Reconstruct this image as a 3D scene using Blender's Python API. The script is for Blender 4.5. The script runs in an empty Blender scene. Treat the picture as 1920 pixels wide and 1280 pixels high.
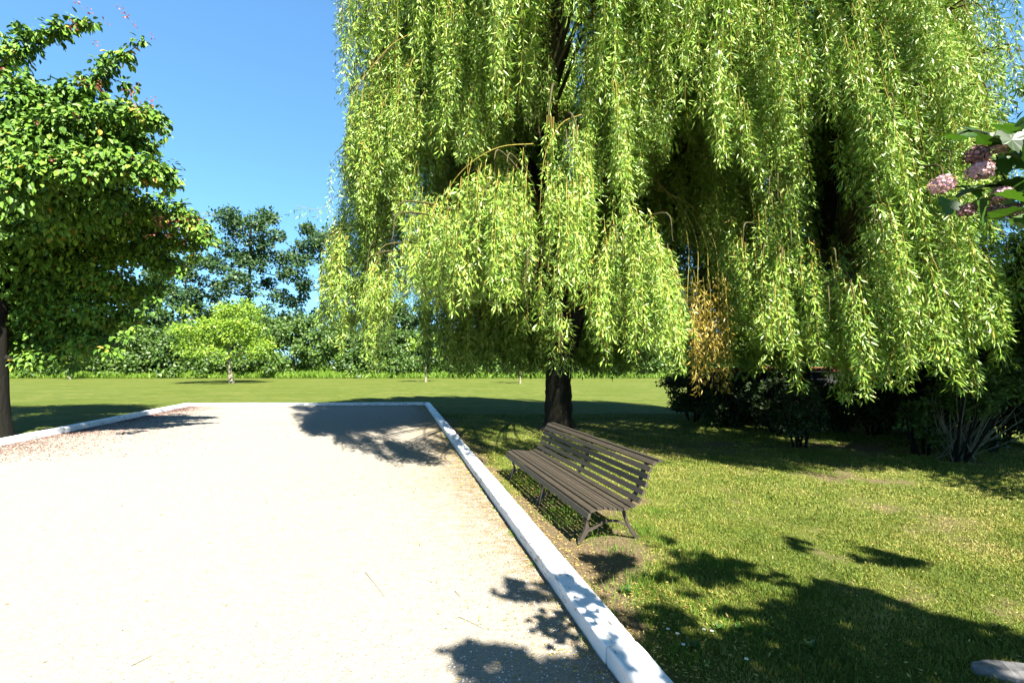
import bpy, math, random
import numpy as np
from math import radians as R_

# ------------------------------------------------------------------ camera, sky, sun
S = bpy.context.scene
C = S.collection
EYE = 1.75          # camera height
F = 861.0           # focal length in pixels of a 1920 px wide frame
HX, HY = 960.0, 682.0
cam = bpy.data.objects.new('camera', bpy.data.cameras.new('camera'))
C.objects.link(cam)
cam.location = (0, 0, EYE)
cam.rotation_euler = (R_(90), 0, 0)
cam.data.sensor_width = 36.0
cam.data.lens = 36.0 * F / 1920.0
cam.data.shift_y = 42.0 / 1920.0
cam.data.clip_start = 0.05
cam.data.clip_end = 5000
S.camera = cam
S.render.resolution_x, S.render.resolution_y = 1024, 682

SUN_EL = 48.0
SH = np.array([-0.53, 0.848])            # the way shadows fall on the ground
SHL = 1.0 / math.tan(R_(SUN_EL))         # shadow length per metre of height
w = bpy.data.worlds.new('World'); S.world = w; w.use_nodes = True
nt = w.node_tree
bg = nt.nodes['Background']
sky = nt.nodes.new('ShaderNodeTexSky'); sky.sky_type = 'NISHITA'; sky.sun_disc = False
sky.sun_elevation = R_(SUN_EL); sky.sun_rotation = math.atan2(-SH[0], -SH[1])
sky.altitude = 0; sky.air_density = 1.0; sky.dust_density = 0.3; sky.ozone_density = 1.6
gm = nt.nodes.new('ShaderNodeGamma'); gm.inputs[1].default_value = 0.68      # a clear, pale, even blue
nt.links.new(sky.outputs[0], gm.inputs[0])
mu = nt.nodes.new('ShaderNodeMix'); mu.data_type = 'RGBA'; mu.blend_type = 'MULTIPLY'; mu.inputs[0].default_value = 1.0
nt.links.new(gm.outputs[0], mu.inputs[6]); mu.inputs[7].default_value = (0.56, 1.0, 1.36, 1)
tcw = nt.nodes.new('ShaderNodeTexCoord'); sx = nt.nodes.new('ShaderNodeSeparateXYZ'); nt.links.new(tcw.outputs['Generated'], sx.inputs[0])
rz_ = nt.nodes.new('ShaderNodeValToRGB'); nt.links.new(sx.outputs[2], rz_.inputs[0])     # the sky deepens towards the zenith
rz_.color_ramp.elements[0].position = 0.58; rz_.color_ramp.elements[0].color = (1, 1, 1, 1)
rz_.color_ramp.elements[1].position = 1.0; rz_.color_ramp.elements[1].color = (0.15, 0.15, 0.2, 1)
mu2 = nt.nodes.new('ShaderNodeMix'); mu2.data_type = 'RGBA'; mu2.blend_type = 'MULTIPLY'; mu2.inputs[0].default_value = 1.0
nt.links.new(mu.outputs[2], mu2.inputs[6]); nt.links.new(rz_.outputs[0], mu2.inputs[7])
nt.links.new(mu2.outputs[2], bg.inputs[0]); bg.inputs[1].default_value = 0.0625
sl = bpy.data.lights.new('sun', 'SUN'); sl.energy = 5.0; sl.angle = R_(0.6); sl.color = (1.0, 0.955, 0.87)
so = bpy.data.objects.new('sun', sl); C.objects.link(so)
from mathutils import Vector, Matrix
ce, se = math.cos(R_(SUN_EL)), math.sin(R_(SUN_EL))
tosun = Vector((-SH[0]*ce, -SH[1]*ce, se))
so.rotation_euler = tosun.to_track_quat('Z', 'Y').to_euler()
so.location = (10, -20, 30)
vs = S.view_settings
vs.view_transform = 'Standard'; vs.look = 'None'; vs.gamma = 1.0; vs.exposure = 2.5; vs.use_curve_mapping = False
S.cycles.max_bounces = 4; S.cycles.diffuse_bounces = 2; S.cycles.transmission_bounces = 3; S.cycles.transparent_max_bounces = 4

rng = np.random.default_rng(7)
random.seed(7)

def G(px, py, z=0.0):
    D = F * (EYE - z) / (py - HY)
    return np.array([(px - HX) / F * D, D, z])
def P(px, py, D):
    return np.array([(px - HX) / F * D, D, EYE + (HY - py) / F * D])
def proj(p):
    p = np.asarray(p, float)
    D = np.maximum(p[..., 1], 1e-3)
    return HX + F * p[..., 0] / D, HY - F * (p[..., 2] - EYE) / D

# ------------------------------------------------------------------ noise
def vnoise(x, y, seed=0):
    xi = np.floor(x).astype(np.int64); yi = np.floor(y).astype(np.int64)
    fx = x - xi; fy = y - yi
    fx = fx*fx*(3-2*fx); fy = fy*fy*(3-2*fy)
    def h(a, b):
        n = (a*374761393 + b*668265263 + seed*1442695041) & 0xffffffff
        n = ((n ^ (n >> 13)) * 1274126177) & 0xffffffff
        return ((n ^ (n >> 16)) & 0xffff) / 65535.0
    return (h(xi, yi)*(1-fx) + h(xi+1, yi)*fx)*(1-fy) + (h(xi, yi+1)*(1-fx) + h(xi+1, yi+1)*fx)*fy
def fbm(x, y, o=4, seed=0):
    s = 0; a = 1; t = 0
    for i in range(o):
        s = s + a*vnoise(x*2**i + 17.3*i, y*2**i - 9.1*i, seed+i); t += a; a *= 0.55
    return s / t

# ------------------------------------------------------------------ mesh tools
class MB:
    def __init__(s): s.v = []; s.f = []; s.t = []; s.n = 0
    def add(s, v, f, tint=0.5):
        v = np.asarray(v, float).reshape(-1, 3)
        s.v.append(v)
        f = np.asarray(f, np.int64) + s.n
        s.f.append(f); s.n += len(v)
        s.t.append(np.broadcast_to(np.asarray(tint, float), (len(f),)).copy())
    def build(s, name, mat, parent=None, smooth=False, loc=None, rotz=0.0, bevel=0):
        v = np.concatenate(s.v)
        if loc is not None:                       # world coordinates -> local ones
            loc = np.asarray(loc, float)
            v = v - loc
            if rotz:
                c, n = math.cos(-rotz), math.sin(-rotz)
                v = np.stack([v[:, 0]*c - v[:, 1]*n, v[:, 0]*n + v[:, 1]*c, v[:, 2]], 1)
        me = bpy.data.meshes.new(name)
        loops = np.concatenate([f.ravel() for f in s.f])
        sizes = np.concatenate([np.full(len(f), f.shape[1]) for f in s.f])
        starts = np.concatenate([[0], np.cumsum(sizes)[:-1]])
        me.vertices.add(len(v)); me.vertices.foreach_set('co', v.astype(np.float32).ravel())
        me.loops.add(len(loops)); me.loops.foreach_set('vertex_index', loops.astype(np.int32))
        me.polygons.add(len(sizes))
        me.polygons.foreach_set('loop_start', starts.astype(np.int32))
        me.polygons.foreach_set('loop_total', sizes.astype(np.int32))
        me.update(calc_edges=True)
        at = me.attributes.new('tint', 'FLOAT', 'FACE')
        at.data.foreach_set('value', np.concatenate(s.t).astype(np.float32))
        if smooth: me.polygons.foreach_set('use_smooth', np.ones(len(sizes), bool))
        else: me.polygons.foreach_set('use_smooth', np.zeros(len(sizes), bool))
        me.materials.append(mat)
        o = bpy.data.objects.new(name, me); C.objects.link(o)
        if parent is not None: o.parent = parent
        elif loc is not None:
            o.location = loc; o.rotation_euler.z = rotz
        return o

def tube(mb, pts, rad, seg=6, tint=0.5, lump=0.0, cap=True):
    pts = np.asarray(pts, float); n = len(pts)
    rad = np.broadcast_to(np.asarray(rad, float), (n,))
    t = np.gradient(pts, axis=0); t /= np.linalg.norm(t, axis=1, keepdims=True) + 1e-9
    ref = np.array([0.31, 0.95, 0.05]) if abs(t[:, 2]).mean() > 0.6 else np.array([0.02, 0.05, 1.0])
    a = np.cross(t, ref); a /= np.linalg.norm(a, axis=1, keepdims=True) + 1e-9
    b = np.cross(t, a)
    th = np.linspace(0, 2*math.pi, seg, endpoint=False)
    rr = rad[:, None] * np.ones(seg)
    if lump: rr = rr * (1 + lump*(rng.random((n, seg)) - 0.5))
    v = pts[:, None, :] + rr[..., None]*(np.cos(th)[None, :, None]*a[:, None, :] + np.sin(th)[None, :, None]*b[:, None, :])
    i = np.arange(n-1)[:, None]*seg; j = np.arange(seg)[None, :]; k = (j+1) % seg
    f = np.stack([i+j, i+k, i+seg+k, i+seg+j], -1).reshape(-1, 4)
    mb.add(v, f, tint)
    if cap:
        mb.add(v[-1], [list(range(seg))], tint)
        mb.add(v[0], [list(range(seg))[::-1]], tint)

def smooth_path(pts, n):
    pts = np.asarray(pts, float)
    P0 = np.vstack([2*pts[0]-pts[1], pts, 2*pts[-1]-pts[-2]])
    m = len(pts)-1
    u = np.linspace(0, m, n); i = np.minimum(u.astype(int), m-1); t = (u-i)[:, None]
    a, b, c, d = P0[i], P0[i+1], P0[i+2], P0[i+3]
    return 0.5*((2*b) + (-a+c)*t + (2*a-5*b+4*c-d)*t*t + (-a+3*b-3*c+d)*t**3)

def unit(v): return v / (np.linalg.norm(v, axis=-1, keepdims=True) + 1e-9)

def leaves(mb, base, axis, nrm, L, W, tint, fold=False):
    """rhombic or folded leaves"""
    axis = unit(axis); side = unit(np.cross(axis, nrm)); up = np.cross(side, axis)
    L = np.asarray(L)[:, None]; W = np.asarray(W)[:, None]; n = len(base)
    if not fold:
        v = np.stack([base, base+axis*L*0.42+side*W*0.5, base+axis*L, base+axis*L*0.42-side*W*0.5], 1)
        f = np.arange(n*4).reshape(n, 4)
        mb.add(v, f, tint)
    else:
        k = 0.12
        v = np.stack([base,
                      base+axis*L*0.28+side*W*0.46+up*W*k, base+axis*L*0.66+side*W*0.40+up*W*k, base+axis*L-up*W*0.15,
                      base+axis*L*0.66-side*W*0.40+up*W*k, base+axis*L*0.28-side*W*0.46+up*W*k], 1)
        i = np.arange(n)[:, None]*6
        f = np.concatenate([i+np.array([[0, 1, 2, 3]]), i+np.array([[0, 3, 4, 5]])])
        mb.add(v, f, np.concatenate([tint, tint]))

def box(mb, c, size, rot=None, tint=0.5, cham=0.0):
    """chamfered box: c centre, size full extents, rot 3x3 (columns are the box axes)"""
    hx, hy, hz = np.asarray(size)/2.0
    if cham <= 0:
        v = np.array([[x, y, z] for x in (-hx, hx) for y in (-hy, hy) for z in (-hz, hz)])
        f = [[0, 1, 3, 2], [4, 6, 7, 5], [0, 4, 5, 1], [2, 3, 7, 6], [0, 2, 6, 4], [1, 5, 7, 3]]
    else:  # chamfer the long edges (along x)
        c_ = cham
        ring = [(-hy+c_, -hz), (hy-c_, -hz), (hy, -hz+c_), (hy, hz-c_), (hy-c_, hz), (-hy+c_, hz), (-hy, hz-c_), (-hy, -hz+c_)]
        v = np.array([[x, a, b] for x in (-hx, hx) for a, b in ring])
        f4 = [[i, (i+1) % 8, 8+(i+1) % 8, 8+i] for i in range(8)]
        if rot is not None: v = v @ np.asarray(rot).T
        v = v + np.asarray(c)
        mb.add(v, f4, tint); 
        mb.add(v[:8], [list(range(8))[::-1]], tint); mb.add(v[8:], [list(range(8))], tint)
        return
    if rot is not None: v = v @ np.asarray(rot).T
    mb.add(v + np.asarray(c), f, tint)

# ------------------------------------------------------------------ object tools
def tag(o, label=None, cat=None, group=None, kind=None):
    if label: o['label'] = label
    if cat: o['category'] = cat
    if group: o['group'] = group
    if kind: o['kind'] = kind
    return o
def empty(name, loc, label, cat, group=None, rotz=0.0):
    o = bpy.data.objects.new(name, None); C.objects.link(o)
    o.location = loc; o.rotation_euler.z = rotz; o.empty_display_size = 0.3
    return tag(o, label, cat, group)
def part(mb, name, mat, root, smooth=False):
    """mb holds world coordinates; the part goes under root"""
    v = np.asarray(root.location)
    if root.parent is not None: v = v + np.asarray(root.parent.location)
    s = MB(); s.v = mb.v; s.f = mb.f; s.t = mb.t; s.n = mb.n
    rz = root.rotation_euler.z
    vv = np.concatenate(s.v) - v
    if rz:
        c, n = math.cos(-rz), math.sin(-rz)
        vv = np.stack([vv[:, 0]*c - vv[:, 1]*n, vv[:, 0]*n + vv[:, 1]*c, vv[:, 2]], 1)
    s.v = [vv]
    return s.build(name, mat, root, smooth)

# ------------------------------------------------------------------ materials
def newmat(name):
    m = bpy.data.materials.new(name); m.use_nodes = True
    nt = m.node_tree; b = nt.nodes['Principled BSDF']
    return m, nt, b, nt.nodes['Material Output']
def ramp(nt, fac, stops):
    r = nt.nodes.new('ShaderNodeValToRGB')
    e = r.color_ramp.elements
    while len(e) < len(stops): e.new(0.5)
    for k, (p, c) in enumerate(stops):
        e[k].position = p; e[k].color = (*c, 1)
    nt.links.new(fac, r.inputs[0]); return r.outputs[0]
def noise(nt, scale, detail=4, rough=0.6, co='Object', dist=0.0, mapscale=None):
    tc = nt.nodes.new('ShaderNodeTexCoord'); n = nt.nodes.new('ShaderNodeTexNoise')
    n.inputs['Scale'].default_value = scale; n.inputs['Detail'].default_value = detail
    n.inputs['Roughness'].default_value = rough; n.inputs['Distortion'].default_value = dist
    src = tc.outputs[co]
    if mapscale:
        mp = nt.nodes.new('ShaderNodeMapping'); mp.inputs['Scale'].default_value = mapscale
        nt.links.new(src, mp.inputs[0]); src = mp.outputs[0]
    nt.links.new(src, n.inputs['Vector']); return n.outputs['Fac']
def mix(nt, fac, a, b, mode='MIX'):
    m = nt.nodes.new('ShaderNodeMix'); m.data_type = 'RGBA'; m.blend_type = mode
    for sock, val in ((m.inputs[0], fac), (m.inputs[6], a), (m.inputs[7], b)):
        if hasattr(val, 'node'): nt.links.new(val, sock)
        elif isinstance(val, (int, float)): sock.default_value = val
        else: sock.default_value = (*val, 1)
    return m.outputs[2]
def bump(nt, b, h, strength=0.5, dist=0.01):
    n = nt.nodes.new('ShaderNodeBump'); n.inputs['Strength'].default_value = strength; n.inputs['Distance'].default_value = dist
    nt.links.new(h, n.inputs['Height']); nt.links.new(n.outputs[0], b.inputs['Normal'])

def leafmat(name, stops, transl=0.35, rough=0.5, spec=0.35, k=0.76):
    stops = [(p_, tuple(c_*k for c_ in cc_)) for p_, cc_ in stops]
    m, nt, b, out = newmat(name)
    a = nt.nodes.new('ShaderNodeAttribute'); a.attribute_name = 'tint'
    col = ramp(nt, a.outputs['Fac'], stops)
    n = noise(nt, 1.3, 2)
    col = mix(nt, 0.35, col, mix(nt, 1.0, col, ramp(nt, n, [(0.3, (0.55, 0.6, 0.5)), (0.7, (1.25, 1.2, 1.1))]), 'MULTIPLY'))
    nt.links.new(col, b.inputs['Base Color'])
    b.inputs['Roughness'].default_value = rough
    b.inputs['Specular IOR Level'].default_value = spec
    t = nt.nodes.new('ShaderNodeBsdfTranslucent')
    nt.links.new(mix(nt, 1.0, col, (1.2, 1.35, 0.6), 'MULTIPLY'), t.inputs['Color'])
    ms = nt.nodes.new('ShaderNodeMixShader'); ms.inputs[0].default_value = transl
    nt.links.new(b.outputs[0], ms.inputs[1]); nt.links.new(t.outputs[0], ms.inputs[2])
    nt.links.new(ms.outputs[0], out.inputs[0])
    return m
def barkmat(name, c0, c1, c2, scale=8, ms=(1, 1, 0.25)):
    m, nt, b, out = newmat(name)
    n = noise(nt, scale, 8, 0.7, mapscale=ms, dist=0.6)
    n2 = noise(nt, 2.2, 3)
    col = ramp(nt, n, [(0.3, c0), (0.55, c1), (0.75, c2)])
    col = mix(nt, n2, col, (c1[0]*0.7, c1[1]*0.9, c1[2]*0.5))
    nt.links.new(col, b.inputs['Base Color']); b.inputs['Roughness'].default_value = 0.9
    b.inputs['Specular IOR Level'].default_value = 0.15
    bump(nt, b, n, 1.0, 0.05); return m

M_willow = leafmat('willow leaf', [(0.0, (0.07, 0.14, 0.018)), (0.45, (0.17, 0.28, 0.035)), (0.8, (0.29, 0.39, 0.06)), (0.93, (0.34, 0.43, 0.15)), (1.0, (0.34, 0.24, 0.03))], 0.07, 0.45, 0.32, 1.0)
M_dry = leafmat('withered leaf', [(0.0, (0.10, 0.07, 0.02)), (0.5, (0.30, 0.22, 0.04)), (1.0, (0.48, 0.34, 0.04))], 0.2, k=0.95)
M_twig = barkmat('willow twig', (0.16, 0.11, 0.025), (0.28, 0.20, 0.05), (0.36, 0.27, 0.09), 12)
M_bough = barkmat('bough bark', (0.03, 0.024, 0.012), (0.07, 0.055, 0.025), (0.12, 0.09, 0.04), 12)
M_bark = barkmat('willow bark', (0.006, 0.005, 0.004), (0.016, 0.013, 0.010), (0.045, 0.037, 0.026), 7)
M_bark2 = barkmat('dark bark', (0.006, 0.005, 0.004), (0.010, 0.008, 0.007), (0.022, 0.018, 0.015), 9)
M_pale = barkmat('pale bark', (0.07, 0.055, 0.045), (0.20, 0.165, 0.135), (0.32, 0.28, 0.24), 9)
M_maple = leafmat('left tree leaf', [(0.0, (0.025, 0.065, 0.010)), (0.5, (0.075, 0.155, 0.016)), (0.85, (0.15, 0.27, 0.028)), (0.985, (0.25, 0.30, 0.03)), (1.0, (0.30, 0.2, 0.03))], 0.03, 0.5, 0.2, 0.88)
M_seed = leafmat('pink seed', [(0.0, (0.22, 0.05, 0.035)), (0.6, (0.38, 0.12, 0.09)), (1.0, (0.5, 0.22, 0.2))], 0.3)
M_far = leafmat('far tree leaf', [(0.0, (0.018, 0.05, 0.016)), (0.5, (0.045, 0.10, 0.030)), (1.0, (0.09, 0.155, 0.04))], 0.25)
M_hedge = leafmat('hedge leaf', [(0.0, (0.025, 0.06, 0.012)), (0.5, (0.065, 0.125, 0.02)), (1.0, (0.12, 0.19, 0.03))], 0.2, k=0.85)
M_lime = leafmat('lime leaf', [(0.0, (0.06, 0.13, 0.012)), (0.5, (0.14, 0.23, 0.022)), (1.0, (0.24, 0.32, 0.025))], 0.35, k=1.05)
M_bank = leafmat('bramble leaf', [(0.0, (0.05, 0.12, 0.012)), (0.5, (0.10, 0.20, 0.02)), (1.0, (0.17, 0.27, 0.03))], 0.25)
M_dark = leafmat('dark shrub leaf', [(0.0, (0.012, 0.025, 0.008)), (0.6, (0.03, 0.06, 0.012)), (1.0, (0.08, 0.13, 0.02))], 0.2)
M_grass = leafmat('grass', [(0.0, (0.03, 0.065, 0.008)), (0.5, (0.11, 0.155, 0.016)), (0.8, (0.20, 0.205, 0.035)), (1.0, (0.34, 0.27, 0.10))], 0.15, 0.6, 0.2, 0.85)
M_tall = leafmat('tall grass', [(0.0, (0.07, 0.15, 0.015)), (0.5, (0.12, 0.22, 0.02)), (1.0, (0.20, 0.29, 0.04))], 0.3, 0.6, 0.2)
M_vib = leafmat('viburnum leaf', [(0.0, (0.03, 0.075, 0.012)), (0.6, (0.06, 0.15, 0.015)), (1.0, (0.10, 0.21, 0.02))], 0.25, 0.4, 0.35, 0.55)
M_pink = leafmat('faded pink petal', [(0.0, (0.10, 0.045, 0.035)), (0.35, (0.42, 0.20, 0.27)), (0.8, (0.66, 0.42, 0.54)), (1.0, (0.6, 0.50, 0.30))], 0.3)
M_litter = leafmat('fallen leaf', [(0.0, (0.20, 0.12, 0.04)), (0.5, (0.42, 0.30, 0.07)), (1.0, (0.55, 0.46, 0.16))], 0.1)
M_petal = leafmat('fallen red petal', [(0.0, (0.22, 0.06, 0.045)), (1.0, (0.36, 0.14, 0.10))], 0.05, k=0.4)

# ground: lawn soil colour driven by a 'bare' attribute
def m_lawn():
    m, nt, b, out = newmat('lawn')
    a = nt.nodes.new('ShaderNodeAttribute'); a.attribute_name = 'bare'
    n1 = noise(nt, 0.22, 8, 0.75, mapscale=(1, 2.2, 1)); n4 = noise(nt, 1.6, 6, 0.8); n2 = noise(nt, 9, 6, 0.75); n3 = noise(nt, 55, 4, 0.8)
    g = ramp(nt, n3, [(0.3, (0.045, 0.072, 0.009)), (0.55, (0.09, 0.12, 0.015)), (0.75, (0.15, 0.155, 0.03))])
    g = mix(nt, ramp(nt, n1, [(0.40, (0, 0, 0)), (0.62, (1, 1, 1))]), g, mix(nt, 0.9, g, (0.155, 0.165, 0.045)))
    g = mix(nt, ramp(nt, n2, [(0.45, (0, 0, 0)), (0.8, (.6, .6, .6))]), g, (0.15, 0.125, 0.05))
    g = mix(nt, ramp(nt, n4, [(0.42, (.75,)*3), (0.6, (0,)*3)]), g, (0.06, 0.095, 0.012))
    d = ramp(nt, n3, [(0.3, (0.08, 0.055, 0.035)), (0.55, (0.17, 0.125, 0.08)), (0.8, (0.29, 0.23, 0.16))])
    ma = nt.nodes.new('ShaderNodeMath'); ma.operation = 'MULTIPLY_ADD'
    nt.links.new(n2, ma.inputs[0]); ma.inputs[1].default_value = 0.7; nt.links.new(a.outputs['Fac'], ma.inputs[2])
    k = ramp(nt, ma.outputs[0], [(0.68, (0, 0, 0)), (0.92, (1, 1, 1))])
    nt.links.new(mix(nt, 1.0, mix(nt, k, g, d), (0.70, 0.71, 0.60), 'MULTIPLY'), b.inputs['Base Color'])
    b.inputs['Roughness'].default_value = 0.95; b.inputs['Specular IOR Level'].default_value = 0.1
    bump(nt, b, n3, 0.8, 0.03); return m
M_lawn = m_lawn()
def m_gravel():
    m, nt, b, out = newmat('gravel')
    tc = nt.nodes.new('ShaderNodeTexCoord')
    v = nt.nodes.new('ShaderNodeTexVoronoi'); v.inputs['Scale'].default_value = 95
    nt.links.new(tc.outputs['Object'], v.inputs['Vector'])
    sp = nt.nodes.new('ShaderNodeSeparateColor'); nt.links.new(v.outputs['Color'], sp.inputs[0])
    c = ramp(nt, sp.outputs[0], [(0.0, (0.18, 0.16, 0.14)), (0.10, (0.28, 0.26, 0.225)), (0.5, (0.335, 0.315, 0.275)), (0.85, (0.38, 0.36, 0.32)), (1.0, (0.32, 0.25, 0.17))])
    n1 = noise(nt, 0.6, 5, 0.65); n2 = noise(nt, 5, 6, 0.7, mapscale=(1, 2.2, 1))
    c = mix(nt, ramp(nt, n1, [(0.35, (0, 0, 0)), (0.7, (.45, .45, .45))]), c, (0.34, 0.30, 0.235))
    c = mix(nt, ramp(nt, n2, [(0.55, (0, 0, 0)), (0.8, (.5, .5, .5))]), c, (0.19, 0.15, 0.10))
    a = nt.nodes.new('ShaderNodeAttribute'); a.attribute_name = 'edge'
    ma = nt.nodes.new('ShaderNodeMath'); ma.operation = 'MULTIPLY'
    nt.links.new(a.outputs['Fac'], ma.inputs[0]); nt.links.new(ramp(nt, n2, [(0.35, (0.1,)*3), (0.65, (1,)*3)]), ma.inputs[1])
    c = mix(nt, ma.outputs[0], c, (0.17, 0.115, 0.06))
    nt.links.new(mix(nt, 1.0, c, (0.64, 0.63, 0.60), 'MULTIPLY'), b.inputs['Base Color']); b.inputs['Roughness'].default_value = 0.95
    b.inputs['Specular IOR Level'].default_value = 0.15
    bump(nt, b, v.outputs['Distance'], 0.6, 0.008); return m
M_gravel = m_gravel()
def m_paint():
    m, nt, b, out = newmat('white painted timber')
    n = noise(nt, 14, 8, 0.7, mapscale=(0.12, 1, 1), dist=0.3); n2 = noise(nt, 30, 5, 0.8, mapscale=(0.35, 1, 1)); n3 = noise(nt, 1.8, 3)
    c = ramp(nt, n3, [(0.3, (0.52, 0.53, 0.54)), (0.7, (0.68, 0.68, 0.67))])
    ma = nt.nodes.new('ShaderNodeMath'); ma.operation = 'MULTIPLY'; nt.links.new(n, ma.inputs[0]); nt.links.new(n2, ma.inputs[1])
    c = mix(nt, ramp(nt, ma.outputs[0], [(0.30, (0, 0, 0)), (0.34, (.9, .9, .9))]), c, (0.075, 0.065, 0.055))
    tc = nt.nodes.new('ShaderNodeSeparateXYZ'); t0 = nt.nodes.new('ShaderNodeTexCoord'); nt.links.new(t0.outputs['Object'], tc.inputs[0])
    mz = nt.nodes.new('ShaderNodeMath'); mz.operation = 'MULTIPLY_ADD'; nt.links.new(n2, mz.inputs[0]); mz.inputs[1].default_value = 0.05; nt.links.new(tc.outputs[2], mz.inputs[2])
    c = mix(nt, ramp(nt, mz.outputs[0], [(0.03, (1, 1, 1)), (0.05, (0, 0, 0))]), c, (0.12, 0.095, 0.065))
    nt.links.new(c, b.inputs['Base Color']); b.inputs['Roughness'].default_value = 0.6
    bump(nt, b, n, 0.5, 0.006); return m
M_paint = m_paint()
def woodmat(name, c0, c1, c2, ms=(0.08, 1, 1), sc=18, rough=0.6):
    m, nt, b, out = newmat(name)
    n = noise(nt, sc, 8, 0.75, mapscale=ms, dist=0.4); n2 = noise(nt, 3, 3)
    a = nt.nodes.new('ShaderNodeAttribute'); a.attribute_name = 'tint'
    c = ramp(nt, n, [(0.3, c0), (0.5, c1), (0.72, c2)])
    c = mix(nt, n2, c, c1)
    c = mix(nt, 1.0, c, ramp(nt, a.outputs['Fac'], [(0, (0.5,)*3), (1, (0.95,)*3)]), 'MULTIPLY')
    nt.links.new(c, b.inputs['Base Color']); b.inputs['Roughness'].default_value = rough
    bump(nt, b, n, 0.5, 0.004); return m
M_slat = woodmat('brown bench slat', (0.018, 0.013, 0.008), (0.046, 0.035, 0.022), (0.10, 0.08, 0.054))
M_board = woodmat('weathered board', (0.06, 0.055, 0.05), (0.18, 0.17, 0.165), (0.30, 0.29, 0.28))
M_tarred = woodmat('dark boards', (0.006, 0.005, 0.005), (0.010, 0.009, 0.008), (0.018, 0.015, 0.013), rough=0.8)
M_iron = woodmat('iron', (0.02, 0.015, 0.011), (0.045, 0.033, 0.024), (0.08, 0.06, 0.043), (1, 1, 1), 30, 0.55)
M_red = woodmat('dull red paint', (0.16, 0.012, 0.008), (0.24, 0.02, 0.012), (0.3, 0.03, 0.02))
M_white = woodmat('petal white', (0.7, 0.7, 0.68), (0.78, 0.78, 0.76), (0.82, 0.82, 0.8))
M_yellow = woodmat('daisy centre', (0.6, 0.4, 0.03), (0.65, 0.45, 0.04), (0.7, 0.5, 0.05))

# ------------------------------------------------------------------ the ground
A0 = G(1157, 1280); A1 = G(797, 760)          # right-hand inner edge of the court
B0 = G(0, 838); B1 = G(357, 762)              # left-hand inner edge
uA = (A1-A0)/np.linalg.norm(A1-A0); nA = np.array([uA[1], -uA[0], 0])   # to the right
uB = (B1-B0)/np.linalg.norm(B1-B0)
def distA(x, y): return (x-A0[0])*nA[0] + (y-A0[1])*nA[1]
def alongA(x, y): return (x-A0[0])*uA[0] + (y-A0[1])*uA[1]
LA = np.linalg.norm(A1-A0)

def bare(x, y):
    d = distA(x, y)
    n = fbm(x*1.1, y*1.1, 4, 3)
    n2 = fbm(x*3.1, y*3.1, 3, 8)
    b = (n-0.5)*0.9 + (n2-0.5)*0.6 + 0.12
    b = b + 0.55*np.exp(-((d-0.2)/0.38)**2)
    c = G(1590, 890); b = b + 0.26*np.exp(-(((x-c[0])/1.6)**2 + ((y-c[1])/0.9)**2))
    c = G(1150, 1050); b = b + 0.35*np.exp(-(((x-c[0])/0.55)**2 + ((y-c[1])/0.5)**2))
    c = np.array([0.75, 5.9]); b = b + 0.38*np.exp(-(((x-c[0])/0.8)**2 + ((y-c[1])/1.9)**2))
    c = G(1500, 842); b = b + 0.3*np.exp(-(((x-c[0])/3.5)**2 + ((y-c[1])/0.8)**2))
    far = np.clip((y-12)/10, 0, 1)
    b = b*(1-far) + far*(0.05*(n-0.5))
    return np.clip(b, 0, 1)

gx = np.concatenate([[-2500, -900, -300, -120], np.arange(-60, -4, 2.0), np.arange(-4, 12, 0.12), np.arange(12, 60, 2.0), [120, 300, 900, 2500]])
gy = np.concatenate([[-400, -100, -30, -10], np.arange(-4, 1.5, 0.5), np.arange(1.5, 14, 0.12), np.arange(14, 60, 1.0), [70, 100, 160, 300, 900, 3000]])
X, Y = np.meshgrid(gx, gy)
Z = np.zeros_like(X)
loc_ = (X > -4) & (X < 12) & (Y > 1.5) & (Y < 14) & (distA(X, Y) > 0.35)
Z = np.where(loc_, 0.02*(fbm(X*1.5, Y*1.5, 3, 5)-0.5), 0)
mb = MB(); nx, ny = len(gx), len(gy)
i = np.arange(ny-1)[:, None]*nx + np.arange(nx-1)[None, :]
mb.add(np.stack([X, Y, Z], -1), np.stack([i, i+1, i+nx+1, i+nx], -1).reshape(-1, 4))
ground = mb.build('ground', M_lawn, smooth=True); tag(ground, kind='structure')
at = ground.data.attributes.new('bare', 'FLOAT', 'POINT')
at.data.foreach_set('value', bare(X, Y).ravel().astype(np.float32))

# gravel court: a sheet just above the soil
mb = MB()
Ns, Nt = 160, 120
s = np.linspace(-6.0/LA, 1, Ns)[:, None]; t = np.linspace(0, 1, Nt)[None, :]
Ra = A0[None, None, :] + (A1-A0)*s[..., None]
kB = np.array([(B0 + (B1-B0)*q) for q in (s[:, 0]*LA+0.0)/LA*1.0])
sB = np.linspace(-14.0/np.linalg.norm(B1-B0), 1, Ns)
Lb = np.array([B0 + (B1-B0)*q for q in sB])[:, None, :]
V = Ra*(1-t[..., None]) + Lb*t[..., None]; V[..., 2] = 0.006
i = np.arange(Ns-1)[:, None]*Nt + np.arange(Nt-1)[None, :]
mb.add(V, np.stack([i, i+Nt, i+Nt+1, i+1], -1).reshape(-1, 4))
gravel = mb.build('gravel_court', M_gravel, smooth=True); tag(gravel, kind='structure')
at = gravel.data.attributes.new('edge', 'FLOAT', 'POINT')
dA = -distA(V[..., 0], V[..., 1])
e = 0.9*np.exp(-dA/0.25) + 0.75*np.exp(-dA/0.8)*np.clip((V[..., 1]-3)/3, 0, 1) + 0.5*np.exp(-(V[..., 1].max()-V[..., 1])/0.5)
at.data.foreach_set('value', np.clip(e, 0, 1).ravel().astype(np.float32))

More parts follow.
